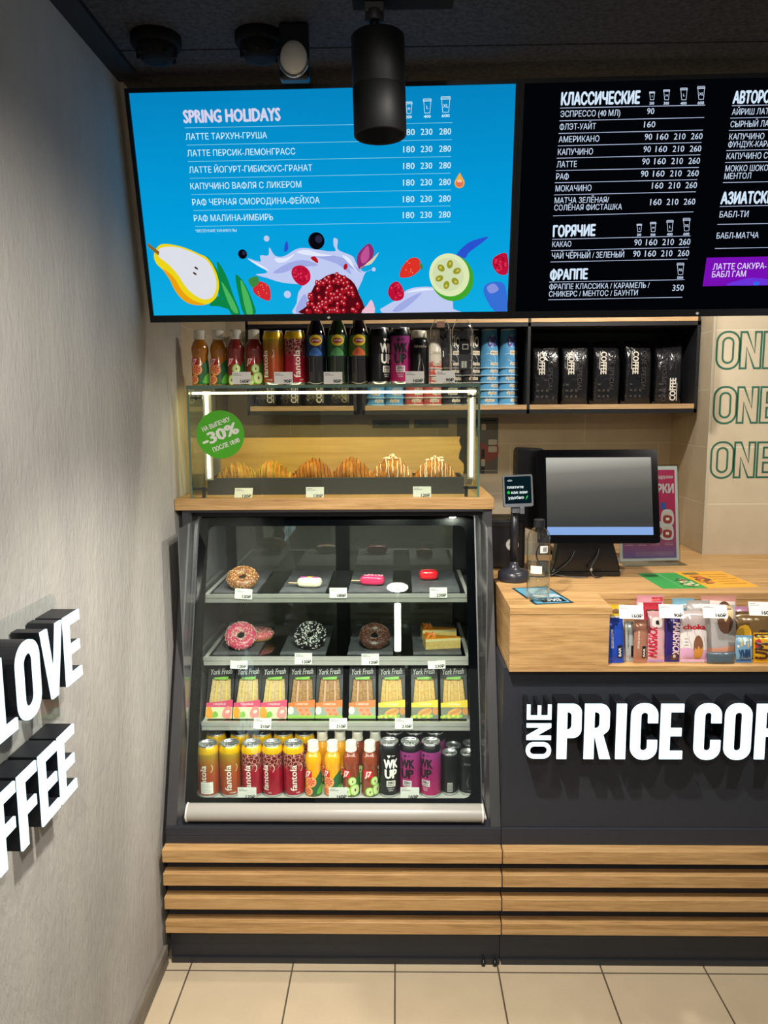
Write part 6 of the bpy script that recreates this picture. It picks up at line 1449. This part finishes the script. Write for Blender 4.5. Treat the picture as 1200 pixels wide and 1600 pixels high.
pack('protein_bar', 'dark blue protein bar wrapper at the left end of the oak tray', 'snack bar', 949, 977, 967, 2.022, '#2448B0', bar('ПРОТЕИН БАТОНЧИК', 'BAR'), PRN, roll=-0.03)
pack('protein_bar', 'silver grey protein bar wrapper between blue and brown bars', 'snack bar', 977, 993, 972, 2.036, '#A9ABA8', bar('ПРОТЕИН', 'BAR'), (mt('#2A2A2E', 0.4), mt('#14141A', 0.4)), roll=-0.02)
pack('protein_bar', 'brown protein bar wrapper beside the pink lettered sweet', 'snack bar', 990, 1012, 970, 2.024, '#A8735C', bar('ПРОТЕИН БАТОНЧИК', 'BAR'), PRN, roll=0.03)
def marsh(c_bean):
    def f(d):
        d.text('MARSHICK', 0.02, 0.10, w=d.h * .62, h=d.w * .95, rot=PI / 2, al='l', m=0, bold=.05, shear=.25)
        d.poly([(-.5, .72), (.5, .70), (.6, .86), (-.4, .88)], 1, sm=1); d.poly([(-.9, 0.005), (.9, 0.005), (.9, .06), (-.9, .06)], 2, sm=0)
        d.poly([(-.1, .76), (.25, .75), (.2, .83), (-.1, .82)], 3, .0012, sm=1)
    return f
pack('marshmallow_bar', 'pale pink marshmallow bar with red upright lettering in the tray', 'sweet', 1012, 1040, 957, 2.028, '#D9A9AE', marsh(0), (mt('#C11F3A', 0.4), mt('#EFE6E0', 0.4), mt('#A57FA6', 0.4), mt('#2A1E20', 0.4)), D=0.014)
def marsh2(d):
    d.text('MARSHICK', -0.05, 0.86, w=d.h * .70, h=d.w * .95, rot=-PI / 2, al='l', m=0, bold=.05, shear=.25); d.poly([(-.2, .06), (.7, .05), (.6, .2), (0, .2)], 1, sm=1); d.poly([(.1, .1), (.4, .1), (.35, .16), (.1, .16)], 2, .0012, sm=1)
pack('marshmallow_bar', 'dark violet marshmallow bar with pale lettering beside the pink one', 'sweet', 1039, 1063, 962, 2.030, '#33266E', marsh2, (mt('#E3C3C8', 0.4), mt('#5A3A34', 0.4), mt('#D9C8C0', 0.4)), D=0.014, roll=0.02)
def choka(d):
    d.poly([(-.97, .72), (.97, .72), (.97, .02), (-.97, .02)], 4, .0004); d.poly([(-.97, .02), (.97, .02), (.97, .26), (.3, .22), (-.4, .30), (-.97, .28)], 3, .0006)
    d.text('choka', 0.02, .655, w=d.w * 1.66, h=.0135, m=0, bold=.05); d.poly(ell(.28, .30, .36, .235, 26), 1, .0010); d.poly([(-.06, .22), (.05, .30), (.16, .26), (.28, .33), (.42, .27), (.6, .31), (.62, .22), (.45, .09), (.2, .07), (-.02, .12)], 2, .0014, sm=1)
    for k in range(3): d.poly([(-.7, .46 - k * .06), (-.45, .46 - k * .06), (-.45, .475 - k * .06), (-.7, .475 - k * .06)], 5, .0010)
pack('choux_pack', 'pale pink pack with red lettering and chocolate éclair picture in the tray', 'sweet', 1063, 1107, 957, 2.026, '#CFC0BC', choka, (mt('#C8202E', 0.4), mt('#7E5138', 0.4), mt('#C98A3A', 0.4), mt('#D2A0BE', 0.4), mt('#DCD4CF', 0.4), mt('#8A8480', 0.4)), D=0.020, lean=9)
def choka2(d):
    d.poly(ell(.22, .78, .55, .30, 28), 0, .0010); d.poly([(-.3, .74), (-.05, .84), (.2, .70), (.45, .82), (.74, .72), (.7, .98), (-.25, .98)], 1, .0014, sm=1); d.poly([(-.95, .10), (.95, .16), (.95, .26), (-.95, .20)], 2, .0008)
pack('choux_pack', 'grey pack with large chocolate coated pastry picture in the tray', 'sweet', 1104, 1152, 948, 2.056, '#B9B4B0', choka2, (mt('#6A4632', 0.4), mt('#D8BC8C', 0.4), mt('#D89A80', 0.4)), D=0.022, lean=8)
pack('flat_box', 'small grey blue pack lying in front of the grey pastry pack', 'sweet', 1106, 1150, 1019, 2.018, '#56646E', None, (), D=0.014, lean=4, crimp=False)
def umi(d):
    for k in range(14): d.poly(ell(-.75 + (k * .37) % 1.5, .62 + (k * .13) % .3, .12, .05, 10), k % 2, .0006 + k * 1e-5)
    d.text('УМИ', .0, .20, w=d.w * 1.3, h=d.h * .30, m=2, bold=.05, rot=.1); d.poly([(-.9, .03), (.9, .03), (.9, .14), (-.9, .12)], 3)
pack('candy_bag', 'light blue bag of small sweets in the tray beside the yellow bag', 'sweet', 1150, 1178, 994, 2.024, '#7FA9C6', umi, (mt('#E3E0D8', 0.4), mt('#CBB26A', 0.4), mt('#23406E', 0.4), mt('#3A66A8', 0.4)), D=0.016)
def um(d):
    d.text('UM', .1, .12, w=d.h * .60, h=d.w * 1.0, m=0, rot=PI / 2, bold=.06, al='l', shear=.1); d.poly([(-.85, .5), (-.45, .55), (-.5, .8), (-.85, .75)], 1, sm=1); d.poly([(-.9, .86), (.9, .84), (.9, .95), (-.9, .96)], 2)
pack('candy_bag', 'yellow bag with dark brown lettering at the right of the tray', 'sweet', 1178, 1216, 990, 2.024, '#D9A21E', um, (mt('#4A2A1A', 0.4), mt('#B8282E', 0.4), mt('#3A2418', 0.4)), D=0.018)
def dark(d): d.poly([(-.9, .1), (-.2, .3), (-.3, .7), (-.9, .6)], 0, sm=1); d.poly([(.1, .2), (.9, .1), (.9, .5), (.3, .6)], 1, sm=1)
pack('candy_bag', 'dark brown and yellow bag leaning behind the yellow bag in the tray', 'sweet', 1150, 1210, 958, 2.062, '#6E5632', dark, (mt('#E0B02A', 0.4), mt('#3A2A22', 0.4)), D=0.022, lean=14)
pack('candy_bag', 'pink and grey bag wedged behind the grey pastry pack', 'sweet', 1138, 1172, 950, 2.085, '#C08AA8', dark, (mt('#5A6A7C', 0.4), mt('#E4C8D4', 0.4)), D=0.018, lean=10)
# second row, tops peeping over the tags
pack('snack_bar', 'yellow and white snack bar behind the dark blue protein bar', 'snack bar', 949, 976, 946, 2.066, '#D9B82A', lambda d: (d.poly([(-.9, .6), (.9, .6), (.9, .80), (-.9, .80)], 0), d.poly([(-.5, .85), (.6, .86), (.3, .93), (-.4, .92)], 1, sm=1)), (mt('#C9C6C0', 0.4), mt('#6A4A1E', 0.4)), lean=3)
pack('marshmallow_bar', 'red and pink bar with dark bean picture behind the pink lettered one', 'sweet', 1004, 1034, 943, 2.075, '#B8303E', lambda d: (d.poly([(-.7, .74), (.7, .74), (.7, .88), (-.7, .88)], 0), d.poly([(-.4, .78), (.4, .78), (.3, .85), (-.3, .85)], 1, sm=1)), (mt('#4A2420', 0.4), mt('#E6D4CC', 0.4)), lean=4)
pack('wafer_pack', 'pink wafer pack at the back of the tray under the counter edge', 'sweet', 992, 1036, 931, 2.125, '#D99AA4', lambda d: (d.poly([(-.9, .82), (.9, .80), (.9, .86), (-.9, .88)], 0), d.poly([(.1, .90), (.9, .90), (.9, .97), (.1, .97)], 1)), (mt('#F0E2DC', 0.4), mt('#C03A3A', 0.4)), lean=2)
pack('wafer_pack', 'light blue and silver wafer pack at the back of the tray', 'sweet', 1048, 1084, 936, 2.118, '#7FB2C8', lambda d: d.poly([(-.9, .80), (.9, .84), (.9, .92), (-.9, .88)], 0), (mt('#C8D0D0', 0.4),), lean=3)
pack('wafer_pack', 'silver grey crumpled pack behind the choux pack in the tray', 'sweet', 1072, 1110, 940, 2.090, '#B4B0AC', None, (), lean=5, D=0.020)
pack('wafer_pack', 'salmon pink pack at the back right of the tray', 'sweet', 1092, 1150, 932, 2.120, '#D59A8C', lambda d: d.poly([(-.9, .84), (.9, .82), (.9, .90), (-.9, .93)], 0), (mt('#E6DAD2', 0.4),), lean=3)
for a in ((987, 967, 1.997, '160', 'above the protein bars in the oak tray'), (1049.5, 966, 1.997, '90', 'above the marshmallow bars in the oak tray'), (1118, 966, 1.997, '160', 'above the pastry packs in the oak tray'), (1190, 962, 1.997, '160', 'above the yellow bags in the oak tray')):
    t = price('price tag reading ' + a[3] + ' ' + a[4], a[0], a[1], a[2], a[3] + R_, 24, w=0.065, h=0.037, roll=0.03)
